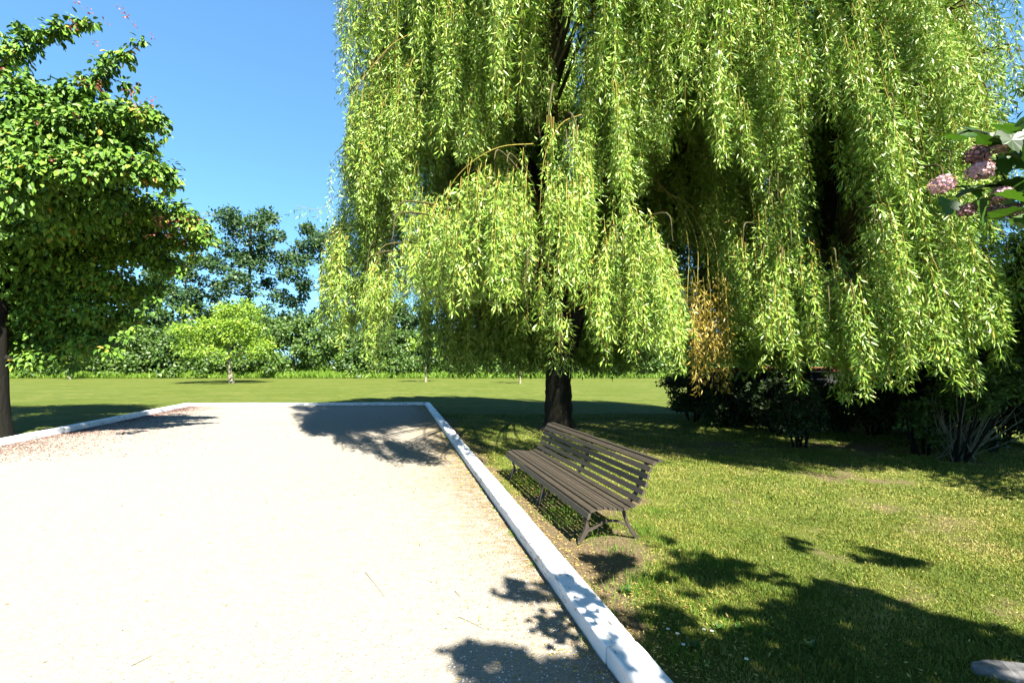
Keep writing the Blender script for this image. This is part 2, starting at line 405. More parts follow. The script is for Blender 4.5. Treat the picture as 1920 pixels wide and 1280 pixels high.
# white timber edging, one beam at a time
def beam(p0, p1, seed, label, group, wdt=0.2, h=0.125):
    d = p1-p0; L = np.linalg.norm(d); a = math.atan2(d[1], d[0])
    n = max(6, int(L/0.06)); r = np.random.default_rng(seed)
    xs = np.linspace(-L/2+0.004, L/2-0.004, n)
    c = 0.012
    ring = np.array([(-wdt/2, 0), (-wdt/2, h-c), (-wdt/2+c*0.4, h-c*0.35), (-wdt/2+c, h), (0, h+0.003), (wdt/2-c, h), (wdt/2-c*0.4, h-c*0.35), (wdt/2, h-c), (wdt/2, 0)])
    V = np.zeros((n, len(ring), 3))
    V[..., 0] = xs[:, None]; V[..., 1] = ring[None, :, 0]; V[..., 2] = ring[None, :, 1]
    wob = 0.01*(fbm(xs*1.3+seed*7, xs*0+seed, 3, seed)-0.5)
    V[..., 1] += wob[:, None]; V[:, 1:-1, 2] += (0.012*(fbm(xs*0.9+seed, xs*0+2, 3, seed+5)-0.5))[:, None]
    V[:, 1:-1, 1:] += r.normal(0, 0.0011, (n, len(ring)-2, 2))
    V[:, 1:-1, 2] -= 0.02*np.exp(-(L/2-np.abs(xs))/0.03)[:, None]*r.random()*0.6
    m_ = len(ring)
    i = np.arange(n-1)[:, None]*m_ + np.arange(m_-1)[None, :]
    mb = MB(); mb.add(V, np.stack([i, i+m_, i+m_+1, i+1], -1).reshape(-1, 4))
    mb.add(V[0], [list(range(m_))]); mb.add(V[-1], [list(range(m_))[::-1]])
    o = mb.build('timber_beam', M_paint)
    o.location = (p0+p1)/2; o.rotation_euler.z = a + r.normal(0, 0.002); o.location.z = 0.0
    tag(o, label, 'beam', group, 'thing')
GRP = 'white painted timber beams edging the gravel court'
offA = nA*0.1
ja = [-3.2, -0.9 + 0.12, 1.05, 3.9, 6.6, 9.4, 12.1, 14.6, LA+0.2]
j0 = alongA(*G(1170, 1205, 0.12)[:2])
ja = [j0-3.4, j0, j0+2.75, j0+5.5, j0+8.2, j0+10.9, j0+13.6, LA+0.2]
labsA = ['white beam in the lower foreground, its end cut off by the bottom of the frame',
 'long white beam with sunlit top running past the near end of the bench',
 'white beam beside the far end of the bench seat',
 'white beam dappled with willow shade just beyond the bench',
 'white beam in shade, second one beyond the bench along the right edge',
 'shaded white beam of the right edge, next to last before the far corner',
 'white beam of the right edge that meets the far right corner']
for k in range(7):
    beam(A0+uA*ja[k]+offA, A0+uA*ja[k+1]+offA, 11+k, labsA[k], GRP)
C0 = A1 + np.array([0.0, 0.1, 0]); C1 = B1 + np.array([0, 0.1, 0])
fr = [0.0, 0.22, 0.385, 0.50, 0.70, 0.90, 1.0]
fr = [1.0, 0.915, 0.70, 0.51, 0.39, 0.235, 0.0]
labsF = ['short white beam at the left end of the far edge', 'long sunlit white beam left of the middle of the far edge',
 'sunlit white beam in the middle of the far edge', 'short white beam of the far edge where the willow shade begins',
 'white beam in willow shade right of the middle of the far edge', 'shaded white beam at the right end of the far edge']
for k in range(6):
    beam(C0+(C1-C0)*fr[k], C0+(C1-C0)*fr[k+1], 31+k, labsF[k], GRP, 0.18, 0.13)
LB = np.linalg.norm(B1-B0); nB = np.array([-uB[1], uB[0], 0])*0.1
jb = [-3.0, 0.6, 3.2, 5.7, 8.0, LB+0.1]
labsB = ['white beam at the left frame edge in front of the big left tree', 'white beam of the left edge under the left tree, second from the frame edge',
 'white beam of the left edge beside fallen red petals', 'white beam of the left edge, last but one before the far corner', 'white beam of the left edge that meets the far left corner']
for k in range(5):
    beam(B0+uB*jb[k]+nB, B0+uB*jb[k+1]+nB, 51+k, labsB[k], GRP, 0.2, 0.15)

# ------------------------------------------------------------------ the bench
ang = R_(15.5)
bu = np.array([-math.sin(ang), math.cos(ang), 0]); bv = np.array([math.cos(ang), math.sin(ang), 0]); bz = np.array([0, 0, 1.0])
bo = G(1087, 1023.7)
def Bp(s, v, z): return bo + bu*s + bv*v + bz*z
bench = empty('park_bench', bo, 'long brown slatted bench with a curled backrest and iron legs beside the white edging', 'bench')
prof = [(0.045, 0.318, 74, 0.060), (0.085, 0.368, 15, 0.056), (0.155, 0.380, 3, 0.056), (0.215, 0.378, -5, 0.036), (0.262, 0.372, -8, 0.036), (0.309, 0.365, -8, 0.036),
        (0.366, 0.357, -4, 0.052), (0.436, 0.358, 6, 0.056), (0.508, 0.376, 24, 0.056)]
back = [(0.578, 0.425, 52, 0.056), (0.622, 0.497, 66, 0.056), (0.648, 0.572, 73, 0.056), (0.670, 0.647, 73, 0.056), (0.697, 0.718, 64, 0.056), (0.742, 0.775, 38, 0.056), (0.808, 0.795, -3, 0.052)]
S0, S1 = -0.12, 2.93
def slats(lst, seed):
    mb = MB(); r = random.Random(seed)
    for v, z, a, wd in lst:
        a = R_(a)
        tv = bv*math.cos(a) + bz*math.sin(a); nv = -bv*math.sin(a) + bz*math.cos(a)
        e0, e1 = r.uniform(-0.008, 0.008), r.uniform(-0.008, 0.008)
        box(mb, Bp((S0+S1)/2+e1/2, v, z), (S1-S0+e0, wd, 0.024), np.stack([bu, tv, nv], 1), r.uniform(0.0, 1.0), 0.004)
    return mb
part(slats(prof, 1), 'seat', M_slat, bench)
part(slats(back, 2), 'backrest', M_slat, bench)
def bar(mb, pts, wd, th, n=16):
    """flat iron bar in the plane of a leg frame: pts (v,z) at station s"""
    s, pv = pts
    q = smooth_path([(0, v, z) for v, z in pv], n)[:, 1:]
    t = np.gradient(q, axis=0); t /= np.linalg.norm(t, axis=1, keepdims=True)
    nn = np.stack([-t[:, 1], t[:, 0]], 1)
    wd = np.interp(np.linspace(0, 1, n), np.linspace(0, 1, len(np.atleast_1d(wd))), np.atleast_1d(wd))
    ring = []
    for a, b_ in ((-1, -1), (1, -1), (1, 1), (-1, 1)):
        qq = q + nn*(wd[:, None]/2)*a
        ring.append(np.array([Bp(s + b_*th/2, x, z) for x, z in qq]))
    V = np.stack(ring, 1); i = np.arange(n-1)[:, None]*4; j = np.arange(4)[None, :]
    mb.add(V, np.stack([i+j, i+(j+1) % 4, i+4+(j+1) % 4, i+4+j], -1).reshape(-1, 4))
    mb.add(V[0], [[3, 2, 1, 0]]); mb.add(V[-1], [[0, 1, 2, 3]])
for s_ in (0.03, 1.30, 2.62):
    m1 = MB(); bar(m1, (s_, [(-0.005, 0), (0.03, 0.06), (0.075, 0.13), (0.085, 0.2), (0.06, 0.285), (0.07, 0.305)]), [0.030, 0.035, 0.048, 0.030, 0.028, 0.03], 0.028)
    part(m1, 'leg', M_iron, bench)
    m1 = MB(); bar(m1, (s_, [(0.64, 0), (0.585, 0.07), (0.53, 0.16), (0.49, 0.26), (0.475, 0.345)]), [0.034, 0.034, 0.028, 0.026, 0.026], 0.028)
    part(m1, 'leg', M_iron, bench)
    m1 = MB(); bar(m1, (s_, [(0.085, 0.125), (0.17, 0.155), (0.25, 0.195), (0.34, 0.205), (0.45, 0.185), (0.55, 0.115)]), 0.022, 0.02)
    part(m1, 'arched_brace', M_iron, bench)
    m1 = MB(); bar(m1, (s_, [(0.062, 0.30), (0.105, 0.352), (0.21, 0.358), (0.33, 0.342), (0.44, 0.338), (0.53, 0.37), (0.60, 0.43), (0.645, 0.50), (0.672, 0.58), (0.694, 0.65), (0.722, 0.71), (0.77, 0.765), (0.81, 0.775)]), 0.034, 0.036, 48)
    part(m1, 'support_rail', M_iron, bench)

# ------------------------------------------------------------------ willows
def radial(n, r=rng): 
    a = r.uniform(0, 2*math.pi, n); return np.stack([np.cos(a), np.sin(a), np.zeros(n)], 1)
def strand(lm, tm, p0, out, length, r, lean=(0, 0), lsc=1.0, barefrac=0.15, dens=55, thick=0.0035, spread=0.10, tintb=0.0, twig=True):
    n = max(5, int(length/0.22))
    t = np.linspace(0, 1, n)
    d = t*length
    out_amt = r.uniform(0.05, 0.3)
    ph = r.uniform(0, 6.28, 2)
    wav = 0.035*length/3
    x = p0[0] + out[0]*out_amt*(1-np.exp(-d/0.5)) + lean[0]*d + wav*np.sin(d*1.7+ph[0])*t
    y = p0[1] + out[1]*out_amt*(1-np.exp(-d/0.5)) + lean[1]*d + wav*np.sin(d*1.9+ph[1])*t
    z = p0[2] + 0.1*(1-np.exp(-d/0.2)) - d
    pts = np.stack([x, y, z], 1)
    if twig: tube(tm, pts, np.linspace(thick, thick*0.45, n), 3, r.random(), cap=False)
    m = int(length*dens*(1-barefrac))
    u = barefrac + (1-barefrac)*r.random(m)**0.9
    # tufts along the strand: short side shoots
    base = np.stack([np.interp(u, t, pts[:, k]) for k in range(3)], 1)
    clump = 0.55+0.45*np.sin(u*length*5.0+ph[0]*3)
    off = radial(m, r); sp = spread*(0.35+0.65*clump)*r.random(m)**0.6
    base = base + off*sp[:, None]; base[:, 2] += r.normal(0, 0.02, m) - sp*0.5
    ax = off*r.uniform(0.12, 1.1, m)[:, None] + r.normal(0, .22, (m, 3)); ax[:, 2] = -r.uniform(0.4, 1.0, m)
    ax[:, :2] += np.array(lean)*0.8
    up = r.random(m) < 0.06; ax[up, 2] *= -0.1
    nrm = off*0.6 + r.normal(0, 0.55, (m, 3)) + np.array([0, 0, 0.5])
    L = r.uniform(0.075, 0.135, m)*lsc
    W = L*r.uniform(0.14, 0.22, m)*(1.25 if lsc > 1.3 else 1)
    ti = np.clip(0.45 + tintb + 0.22*r.normal(0, 1, m), 0.02, 0.9)
    k = r.random(m); ti = np.where(k < 0.018, 0.99, ti); ti = np.where((k > 0.018) & (k < 0.07), 0.93, ti)
    leaves(lm, base, ax, nrm, L, W, ti)
    return m

def willow(base, ctr, seed, Rfun, zmax, nb, front_bottom, label, lean, limbs, trunk_r, trunk_pts, extra=None, ns=(12, 19), frontdens=62, zlo=3.0, front_bias=0.45, zjit=1.0, masses=()):
    r = np.random.default_rng(seed)
    root = empty('willow_tree', base, label, 'tree')
    tm = MB()
    tp = smooth_path(trunk_pts, 22)
    rr = np.interp(np.linspace(0, 1, 22), [0, 0.04, 0.12, 0.5, 1.0], np.array([1.5, 1.2, 1.03, 0.92, 0.72])*trunk_r)
    tube(tm, tp, rr, 18, lump=0.12)
    limbpts = []
    for lp, r0, r1 in limbs:
        q = smooth_path(lp, 20); tube(tm, q, np.linspace(r0, r1, 20), 10, lump=0.12); limbpts.append(q[4:])
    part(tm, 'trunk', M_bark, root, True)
    LP = np.concatenate(limbpts)
    lm = MB(); sm = MB(); bm_ = MB(); count = 0
    # the layered masses of the sunny side: each arches over from a few boughs and hangs in tails
    for (x0, x1, y0, y1, Dm, dn) in list(masses)+[(a+12, b-8, c_+25, d_-25, e_+0.75, f_*0.6) for a, b, c_, d_, e_, f_ in masses if f_ > 0.7 and e_ < 9.5]:
        k_ = Dm/F; wd_ = (x1-x0)*k_; area = wd_*(y1-y0)*k_
        boughs = []
        for j in range(max(2, int(wd_*2.2))):
            xa = r.uniform(x0+0.15*(x1-x0), x1-0.1*(x1-x0))
            tip = P(xa, y0+r.uniform(0, 60), Dm-r.uniform(0.1, 0.5))
            cand = LP[LP[:, 2] < tip[2]+0.8]; cand = cand if len(cand) else LP[:6]
            st = cand[np.argmin(np.linalg.norm(cand[:, :2]-tip[:2], axis=1)+0.6*np.abs(cand[:, 2]-tip[2]+0.8))]
            out = unit((tip-st)*[1, 1, 0]); pk = max(st[2], tip[2])+0.25
            m_ = st*0.4+tip*0.6; m_[2] = pk
            tube(bm_, smooth_path([st, m_, tip, tip+out*0.35-[0, 0, 0.5]], 18), np.array([0.04*(1-k/17)**1.3+0.004 for k in range(18)]), 5, r.random(), cap=False)
        nt_ = max(3, int(area*dn*7.5))
        for q_ in range(nt_):
            u = r.random(); x = x0+(x1-x0)*u
            arch = 70*(2*u-1)**2*min(1.5, (x1-x0)/110)
            v = r.random()**1.25*0.72
            ys = y0+arch+v*(y1-y0-arch); Ds = Dm+r.normal(0, 0.28)+0.25*(2*u-1)**2
            yb = y1-40*(2*u-1)**2+r.choice([0, -15, -40, -80, 25, 45])+r.normal(0, 14)
            tl_ = r.uniform(1.1, 2.4)
            c0 = P(x, ys, Ds); zb0 = P(x, yb, Ds)[2]
            out = unit((c0-ctr)*[1, 1, 0])
            for j in range(int(r.integers(3, 6))):
                p = c0+np.array([r.normal(0, .07), r.normal(0, .09), r.normal(0, .12)])
                L = min(p[2]-zb0-abs(r.normal(0, .12)), tl_*r.uniform(0.75, 1.15))
                if L < 0.35: continue
                count += strand(lm, sm, p, out, L, r, lean, 0.92, r.choice([0.0, 0.05, 0.2]), frontdens*1.6, tintb=r.normal(0, .05), spread=0.085)
    for b in range(nb):
        front = r.random() < front_bias
        phi = r.normal(-math.pi/2, 0.85) if front else r.uniform(-0.25, math.pi+0.25)
        zt = zlo + (zmax-zlo)*r.random()**1.05
        if front: zt = r.uniform(9.3, zmax)
        Rr = Rfun(phi, zt)*(r.uniform(0.86, 1.0) if r.random() < 0.68 else r.uniform(0.45, 0.86))
        if not front and r.random() < 0.45: Rr *= r.uniform(0.35, 0.8)
        end = np.array([ctr[0]+math.cos(phi)*Rr, ctr[1]+math.sin(phi)*Rr, zt])
        # start: limb point lower than the end and near it
        cand = LP[(LP[:, 2] < zt+0.6)]
        if len(cand) == 0: cand = LP[:4]
        dd = np.linalg.norm(cand[:, :2]-end[:2], axis=1) + 0.7*np.abs(cand[:, 2]-(zt-1.2))
        st = cand[np.argsort(dd)[min(len(dd)-1, r.integers(0, 4))]]
        out = unit(end-st); out[2] = 0; out = unit(out)
        span = np.linalg.norm((end-st)[:2])
        peak = max(st[2], zt) + 0.25*span*r.uniform(0.4, 1.0)
        mid = st*0.45+end*0.55; mid[2] = peak
        q = smooth_path([st, st*0.7+end*0.3+np.array([0, 0, (peak-st[2])*0.55]), mid, end], 14)
        tube(bm_, q, np.linspace(0.045, 0.008, 14), 5, r.random(), cap=False)
        n = r.integers(*ns)
        frontness = (ctr[1]-end[1])/max(Rr, 0.1)
        isfront = frontness > -0.15
        if not isfront: n = int(n*0.75)
        bl = r.uniform(0.75, 1.25); lift = 0.0 if r.random() < 0.6 else r.uniform(0.3, 2.4)
        px0, py0 = proj(end)
        for k in range(n):
            if k % 5 == 0:
                u = 0.40+0.60*r.random()**0.55; jit = r.normal(0, 0.16, 2); zj = abs(r.normal(0, 0.33)); bl2 = r.uniform(0.8, 1.15)
            p = np.array([np.interp(u, np.linspace(0, 1, 14), q[:, j]) for j in range(3)])
            p[:2] += jit + r.normal(0, 0.10, 2)
            if isfront:
                pxx, _ = proj(p)
                yb = np.interp(float(pxx), front_bottom[0], front_bottom[1])
                zb = EYE - (yb-HY)/F*p[1] + zj*zjit + abs(r.normal(0, 0.12)) + lift
                if p[1] > ctr[1]-1.5: zb += 0.2
            else:
                zb = r.uniform(1.3, 2.3)
            Lmax = p[2]-zb
            if Lmax < 0.5: 
                if r.random() < 0.5: continue
                Lmax = 0.5
            L = min(Lmax, r.uniform(2.6, 4.0)*bl*bl2)
            if zt < 5.5: L = min(Lmax, max(L, Lmax*r.uniform(0.8, 1.0)))
            near = p[1] < ctr[1]+0.5
            count += strand(lm, sm, p, out, L, r, lean, 1.12 if near else 1.8, r.choice([0.02, 0.06, 0.15]), frontdens if near else frontdens*0.75,
                            tintb=r.normal(0, 0.07), twig=near)
    part(bm_, 'boughs', M_bough, root, True)
    part(sm, 'hanging_twigs', M_twig, root)
    part(lm, 'crown', M_willow, root)
    print('willow leaves', count)
    return root

t1 = G(1047, 806); t1[2] = 0
c1 = np.array([t1[0]+0.1, t1[1], 0])
def R1(phi, z):
    c = math.cos(phi)                       # +1 right, -1 left
    base = 5.75 if z < 5.2 else 5.3
    if z > 9.5: base *= max(0.25, 1-((z-9.5)/6.0)**1.6)
    base *= 1+0.14*max(0.0, -math.sin(phi))**2
    if c > 0.15:
        lim = 3.3 if z < 7.2 else 5.0
        base = base*(1-min(1, (c-0.15)/0.5)) + min(base, lim)*min(1, (c-0.15)/0.5)
    return base
fb1 = ([560, 600, 650, 700, 740, 790, 850, 900, 960, 1010, 1060, 1100, 1140, 1210, 1260, 1300, 1340],
       [560, 620, 640, 690, 610, 585, 600, 590, 650, 675, 620, 630, 660, 700, 670, 640, 500])
tx, ty = t1[0], t1[1]
fork = P(1062, 640, ty)
limbs1 = [([fork, P(1040, 520, ty+.1), P(1030, 330, ty+.2), P(1025, 120, ty), P(1020, -60, ty-.2)], 0.27, 0.10),
          ([fork+[0.05, 0, -.1], P(1098, 520, ty-.1), P(1108, 430, ty-.1), P(1130, 250, ty-.5), P(1180, 20, ty-.9)], 0.25, 0.09),
          ([P(1108, 440, ty-.1), P(1180, 350, ty-.2), P(1240, 320, ty-.3), P(1290, 345, ty-.2)], 0.12, 0.04),
          ([P(1035, 420, ty+.1), P(980, 300, ty-1), P(900, 180, ty-2.2), P(860, 90, ty-3)], 0.13, 0.04),
          ([P(1032, 470, ty), P(1050, 330, ty-1.6), P(1040, 240, ty-2.8), P(1020, 180, ty-3.6)], 0.13, 0.04),
          ([P(1028, 360, ty), P(950, 250, ty+.8), P(860, 160, ty+1.2), P(760, 80, ty+1)], 0.12, 0.04),
          ([P(1110, 400, ty), P(1150, 280, ty+1.5), P(1160, 180, ty+3)], 0.12, 0.04),
          ([P(1030, 340, ty), P(1010, 250, ty+2), P(980, 180, ty+3.4)], 0.12, 0.04)]
W1 = willow(t1, c1, 5, R1, 12.6, 400, fb1, 'huge weeping willow with a thick dark trunk standing right behind the bench', (0.0, 0.0), limbs1, 0.36,
            [t1, t1+[0, 0, 0.9], t1+[0.02, 0, 1.7], fork], front_bias=0.22, masses=[
            (655, 745, 130, 640, 9.2, 1.1), (610, 690, 375, 650, 9.8, .9), (690, 745, 420, 690, 8.4, 1), (700, 800, 50, 440, 8.4, 1), (740, 860, 350, 600, 7.2, 1.05),
            (840, 1005, 268, 590, 6.3, 1.15), (800, 940, -90, 330, 7.9, 1), (925, 1030, -90, 270, 8.4, .9), (650, 700, -90, 110, 10.3, .45), (1015, 1110, 190, 560, 6.9, 1), (965, 1045, 455, 665, 6.7, .8),
            (1095, 1200, -20, 400, 7.9, 1), (1110, 1275, 375, 670, 7.0, 1.15), (1175, 1250, -90, 330, 8.8, .9), (1265, 1335, -90, 290, 9.6, .8), (1190, 1290, 470, 690, 7.8, .9), (1040, 1085, 560, 690, 7.2, .5), (655, 745, -90, 100, 10.6, .5), (1180, 1330, -200, 190, 10.3, .8), (1150, 1290, -150, 310, 11.4, .9),
            (700, 900, -420, -60, 9.2, .8), (900, 1120, -420, -60, 9.0, .9), (1120, 1340, -420, -60, 9.2, 1)])

t2 = G(1492, 802); t2[2] = 0
c2 = np.array([8.05, 11.2, 0])
def R2(phi, z):
    c = math.cos(phi); b = 3.3 if c > -0.2 else 3.9
    if c > 0.2: b = 1.9
    if z > 9: b *= max(0.3, 1-((z-9)/6.0)**1.6)
    return b
fb2 = ([1280, 1340, 1420, 1480, 1520, 1560, 1600, 1650, 1700, 1750, 1800, 1860, 1920],
       [420, 590, 675, 690, 715, 760, 735, 715, 725, 765, 725, 680, 620])
fk = t2+np.array([0.15, 0, 2.6])
limbs2 = [([fk, fk+[0.2, -.5, 2], fk+[0.3, -.9, 4.5], fk+[0.3, -1.1, 8]], 0.24, 0.08),
          ([fk, fk+[-.9, -.3, 1.6], fk+[-1.6, -.8, 3.4], fk+[-2.0, -1.2, 5.5]], 0.2, 0.06),
          ([fk, fk+[1.2, -.9, 1.8], fk+[2.0, -1.9, 3.6], fk+[2.4, -2.4, 5.4]], 0.2, 0.06),
          ([fk, fk+[.2, -1.2, 2.0], fk+[.1, -2.2, 3.8]], 0.16, 0.05),
          ([fk, fk+[.8, 1.2, 2.2], fk+[1.2, 2.2, 4.5]], 0.18, 0.05)]
W2 = willow(t2, c2, 9, R2, 12.0, 300, fb2, 'second weeping willow, right of the bench willow, its curtain almost touching the shrubs', (0.11, -0.05), limbs2, 0.3,
            [t2, t2+[0.05, 0, 1], t2+[0.1, 0, 1.9], fk], frontdens=54, zjit=0.5, front_bias=0.2, masses=[
            (1335, 1425, -90, 350, 8.09, .95), (1345, 1450, 410, 640, 7.83, 1), (1420, 1500, -90, 400, 7.83, 1), (1430, 1560, 430, 690, 7.13, 1), (1500, 1570, -90, 235, 7.66, .8), (1530, 1620, 520, 715, 6.87, .9),
            (1590, 1700, -90, 420, 7.05, 1), (1600, 1720, 380, 690, 6.70, 1.05), (1680, 1790, -90, 330, 6.96, 1), (1690, 1800, 280, 725, 6.53, 1.1), (1770, 1835, -60, 420, 6.96, .75), (1775, 1865, 380, 660, 6.79, .95), (1850, 1885, 60, 200, 7.31, .35), (1625, 1765, 130, 540, 6.9, 1), (1710, 1850, 110, 500, 6.8, 1), (1425, 1500, 290, 600, 7.7, .8), (1550, 1640, 430, 700, 7.0, .8), (1350, 1550, -400, -60, 8.00, .9), (1550, 1790, -380, -60, 7.48, .9)])

# withered yellow bough of the first willow
lm = MB(); sm = MB(); r = np.random.default_rng(3)
for k in range(34):
    p = P(r.uniform(1290, 1360), r.uniform(500, 610), r.uniform(7.7, 8.3)); zb = P(1320, r.uniform(650, 750), 8.0)[2]
    if p[2]-zb > 0.3: strand(lm, sm, p, np.array([0.3, -.3, 0]), p[2]-zb, r, (0.0, 0), 0.85, 0.05, 44, 0.0025, 0.13)
for k in range(4):
    q = smooth_path([P(1225, 330+8*k, 10.6), P(1265+8*k, 380, 9.6), P(1290+16*k, 450, 8.6), P(1288+20*k, 540+r.uniform(-20, 40), 8.0)], 12); tube(sm, q, np.linspace(0.010, 0.003, 12), 5, cap=False)
wb = part(sm, 'withered_bough', M_twig, W1); tag(wb, 'withered bough hanging with yellow-brown leaves')
part(lm, 'withered_leaves', M_dry, W1)
# long golden sweeping twigs and sprigs at the left outline
lm = MB(); sm = MB()
for pts in ([P(862, 52, 8.2), P(800, 55, 8), P(740, 80, 7.9), P(690, 135, 7.8), P(655, 190, 7.8)],
            [P(1000, 270, 6.9), P(940, 275, 6.8), P(890, 300, 6.7), P(850, 340, 6.7), P(835, 380, 6.7)],
            [P(700, 330, 9.6), P(640, 360, 9.6), P(600, 392, 9.6), P(555, 385, 9.6)],
            [P(1090, 215, 7), P(1050, 235, 6.9), P(1020, 300, 6.9), P(1012, 400, 6.9)]):
    m1 = MB(); tube(m1, smooth_path(pts, 16), np.linspace(0.009, 0.003, 16), 5, cap=False); part(m1, 'sweeping_twig', M_twig, W1)
for a in (0.0, 0.3, 0.6, 1.0):
    p = P(552+a*45, 385, 9.6); strand(lm, MB(), p, np.array([-.3, 0, 0]), 0.25+.15*a, r, (0, 0), 1, 0.0, 40)
for k in range(12):
    x = r.uniform(632, 672); p = P(x, r.uniform(-60, 60), 11.5); m1 = MB(); strand(lm, m1, p, np.array([-.3, 0, 0]), r.uniform(0.8, 1.9), r, (0, 0), 1, 0.1, 22)
    part(m1, 'wispy_twig', M_twig, W1)
part(lm, 'wispy_leaves', M_willow, W1)

# ------------------------------------------------------------------ clumped leafy crowns
def clump_leaves(lm, c, rad, n, L, r, tint=(0.5, 0.2), droop=0.5, fold=False, wr=0.62, shell=0.5, tw=None):
    c = np.asarray(c, float); rad = np.asarray(rad, float)
    d = unit(r.normal(0, 1, (n, 3)))
    # uneven outline: push the radius in and out with direction
    ph = r.uniform(0, 6.28, 4)
    q = 1 + 0.22*np.sin(d[:, 0]*5+ph[0]) + 0.18*np.sin(d[:, 2]*6+ph[1]) + 0.15*np.sin(d[:, 1]*7+ph[2])
    rr = r.random(n)**shell*q
    p = c + d*rad*rr[:, None]
    ax = d*0.8 + r.normal(0, 0.5, (n, 3)); ax[:, 2] -= droop
    nrm = d*0.7 + r.normal(0, 0.6, (n, 3)); nrm[:, 2] += 0.6; nrm += np.array(tosun)*0.45
    LL = L*r.uniform(0.65, 1.25, n)
    ti = np.clip(r.normal(tint[0], tint[1], n), 0.0, 1.0)
    leaves(lm, p, ax, nrm, LL, LL*wr*r.uniform(0.8, 1.2, n), ti, fold)

def tree(name, base, label, trunk_top, trunk_r, clumps, L, mat, bark, seed, group=None, nper=60, fold=False, tint=(0.5, 0.22), limb=0.3, droop=0.5, shell=0.5, cat='tree', twigs=False):
    r = np.random.default_rng(seed)
    root = empty(name, base, label, cat, group)
    tm = MB(); base = np.asarray(base, float); top = np.asarray(trunk_top, float)
    mid = (base+top)/2 + np.array([r.normal(0, 0.05), 0, 0])*np.linalg.norm(top-base)*0.3
    q = smooth_path([base, mid, top], 12)
    tube(tm, q, np.interp(np.linspace(0, 1, 12), [0, 0.1, 1], [trunk_r*1.35, trunk_r, trunk_r*0.6]), 9, lump=0.12)
    nodes = [q[k] for k in range(4, 12)]; lv = [0.5]*8      # limbs: each clump grows from the nearest one nearer the trunk
    order = sorted(clumps, key=lambda cr: np.linalg.norm(np.asarray(cr[0])[:2]-top[:2])+0.4*abs(cr[0][2]-top[2]))
    for c, rad in order:
        c = np.asarray(c, float); NN = np.array(nodes)
        dd = np.linalg.norm(NN-c, axis=1) + 0.35*np.maximum(0, NN[:, 2]-c[2])*2 + 0.25*np.linalg.norm(NN[:, :2]-top[:2], axis=1)
        j = int(np.argmin(dd)); st = NN[j]; r0 = lv[j]*0.72
        mm = (st+c)/2; mm[2] -= 0.06*np.linalg.norm(c-st); mm += r.normal(0, 0.05, 3)*np.linalg.norm(c-st)
        pp = smooth_path([st, mm, c], 7)
        r1 = max(0.035, r0*0.7)
        tube(tm, pp, np.linspace(trunk_r*r0, trunk_r*r1, 7), 5, cap=False)
        nodes.append(c); lv.append(r1)
        if twigs:
            for _ in range(6):
                d = unit(r.normal(0, 1, 3)); d[2] = abs(d[2])*0.5
                tube(tm, np.array([c, c+d*np.asarray(rad)*0.6, c+d*np.asarray(rad)*1.05]), [trunk_r*0.08, trunk_r*0.05, trunk_r*0.02], 4, cap=False)
    part(tm, 'trunk', bark, root, True)
    lm = MB()
    for c, rad in clumps:
        rad = np.asarray(rad, float)
        n = int(nper*(rad[0]*rad[2])/(L*L))
        clump_leaves(lm, c, rad, max(n, 12), L, r, (tint[0]+r.normal(0, 0.08), tint[1]), droop, fold, shell=shell)
    part(lm, 'crown', mat, root)
    return root

# the big tree at the left frame edge
tl = G(-12, 822); tl[2] = 0
def PC(px, py, D, rx, ry, rd=None):
    k = D/F
    return (P(px, py, D), (rx*k, (rd if rd else rx*k*0.9), ry*k))
r = np.random.default_rng(21)
big = []
def br(pts, D0, D1, r0, r1, n):
    pts = np.array(pts, float); q = smooth_path(np.column_stack([pts, np.zeros(len(pts))]), n)
    for k in range(n):
        a = k/(n-1); rr = r0+(r1-r0)*a
        big.append(PC(q[k, 0]+r.normal(0, 3), q[k, 1]+r.normal(0, 3), D0+(D1-D0)*a, rr, rr*0.8))
br([(-90, 190), (-10, 130), (40, 90), (90, 58), (140, 42), (172, 40)], 9.6, 9.0, 34, 11, 13)
br([(-30, 260), (40, 215), (110, 185), (170, 155), (215, 115), (258, 80)], 9.5, 9.0, 46, 11, 14)
br([(40, 160), (60, 190), (80, 215)], 9.3, 9.3, 30, 30, 3)
br([(30, 270), (120, 235), (200, 215), (260, 215), (296, 226)], 8.6, 9.0, 55, 20, 10)
br([(10, 250), (110, 235), (190, 225), (250, 235)], 9.3, 9.8, 50, 26, 7)
br([(230, 255), (275, 262), (288, 280)], 9.4, 9.6, 26, 14, 4)
br([(20, 340), (130, 310), (220, 310), (285, 320), (318, 335)], 8.3, 9.2, 62, 22, 11)
br([(40, 420), (150, 390), (240, 385), (310, 400), (360, 418), (385, 440)], 10.0, 11.2, 66, 18, 11)
br([(280, 440), (320, 450), (370, 452)], 11.2, 11.4, 44, 18, 4)
br([(30, 500), (120, 470), (220, 460), (290, 480), (320, 500)], 11.0, 11.8, 72, 24, 8)
br([(20, 580), (100, 550), (180, 540), (240, 545), (285, 540)], 11.4, 12, 70, 26, 7)
br([(30, 640), (90, 620), (150, 610), (210, 605), (240, 590)], 11.6, 12.1, 55, 24, 7)
br([(50, 675), (90, 672), (130, 680)], 11, 11.4, 22, 16, 4)
br([(150, 650), (190, 655), (212, 640)], 11.2, 11.4, 26, 14, 3)
for k in range(16):          # the part of the crown beyond the frame and behind
    big.append(PC(r.uniform(-420, -60), r.uniform(120, 620), r.uniform(9.5, 12.5), 90, 70))
for k in range(12):
    big.append(PC(r.uniform(-50, 230), r.uniform(300, 560), r.uniform(12, 14.5), 75, 60))
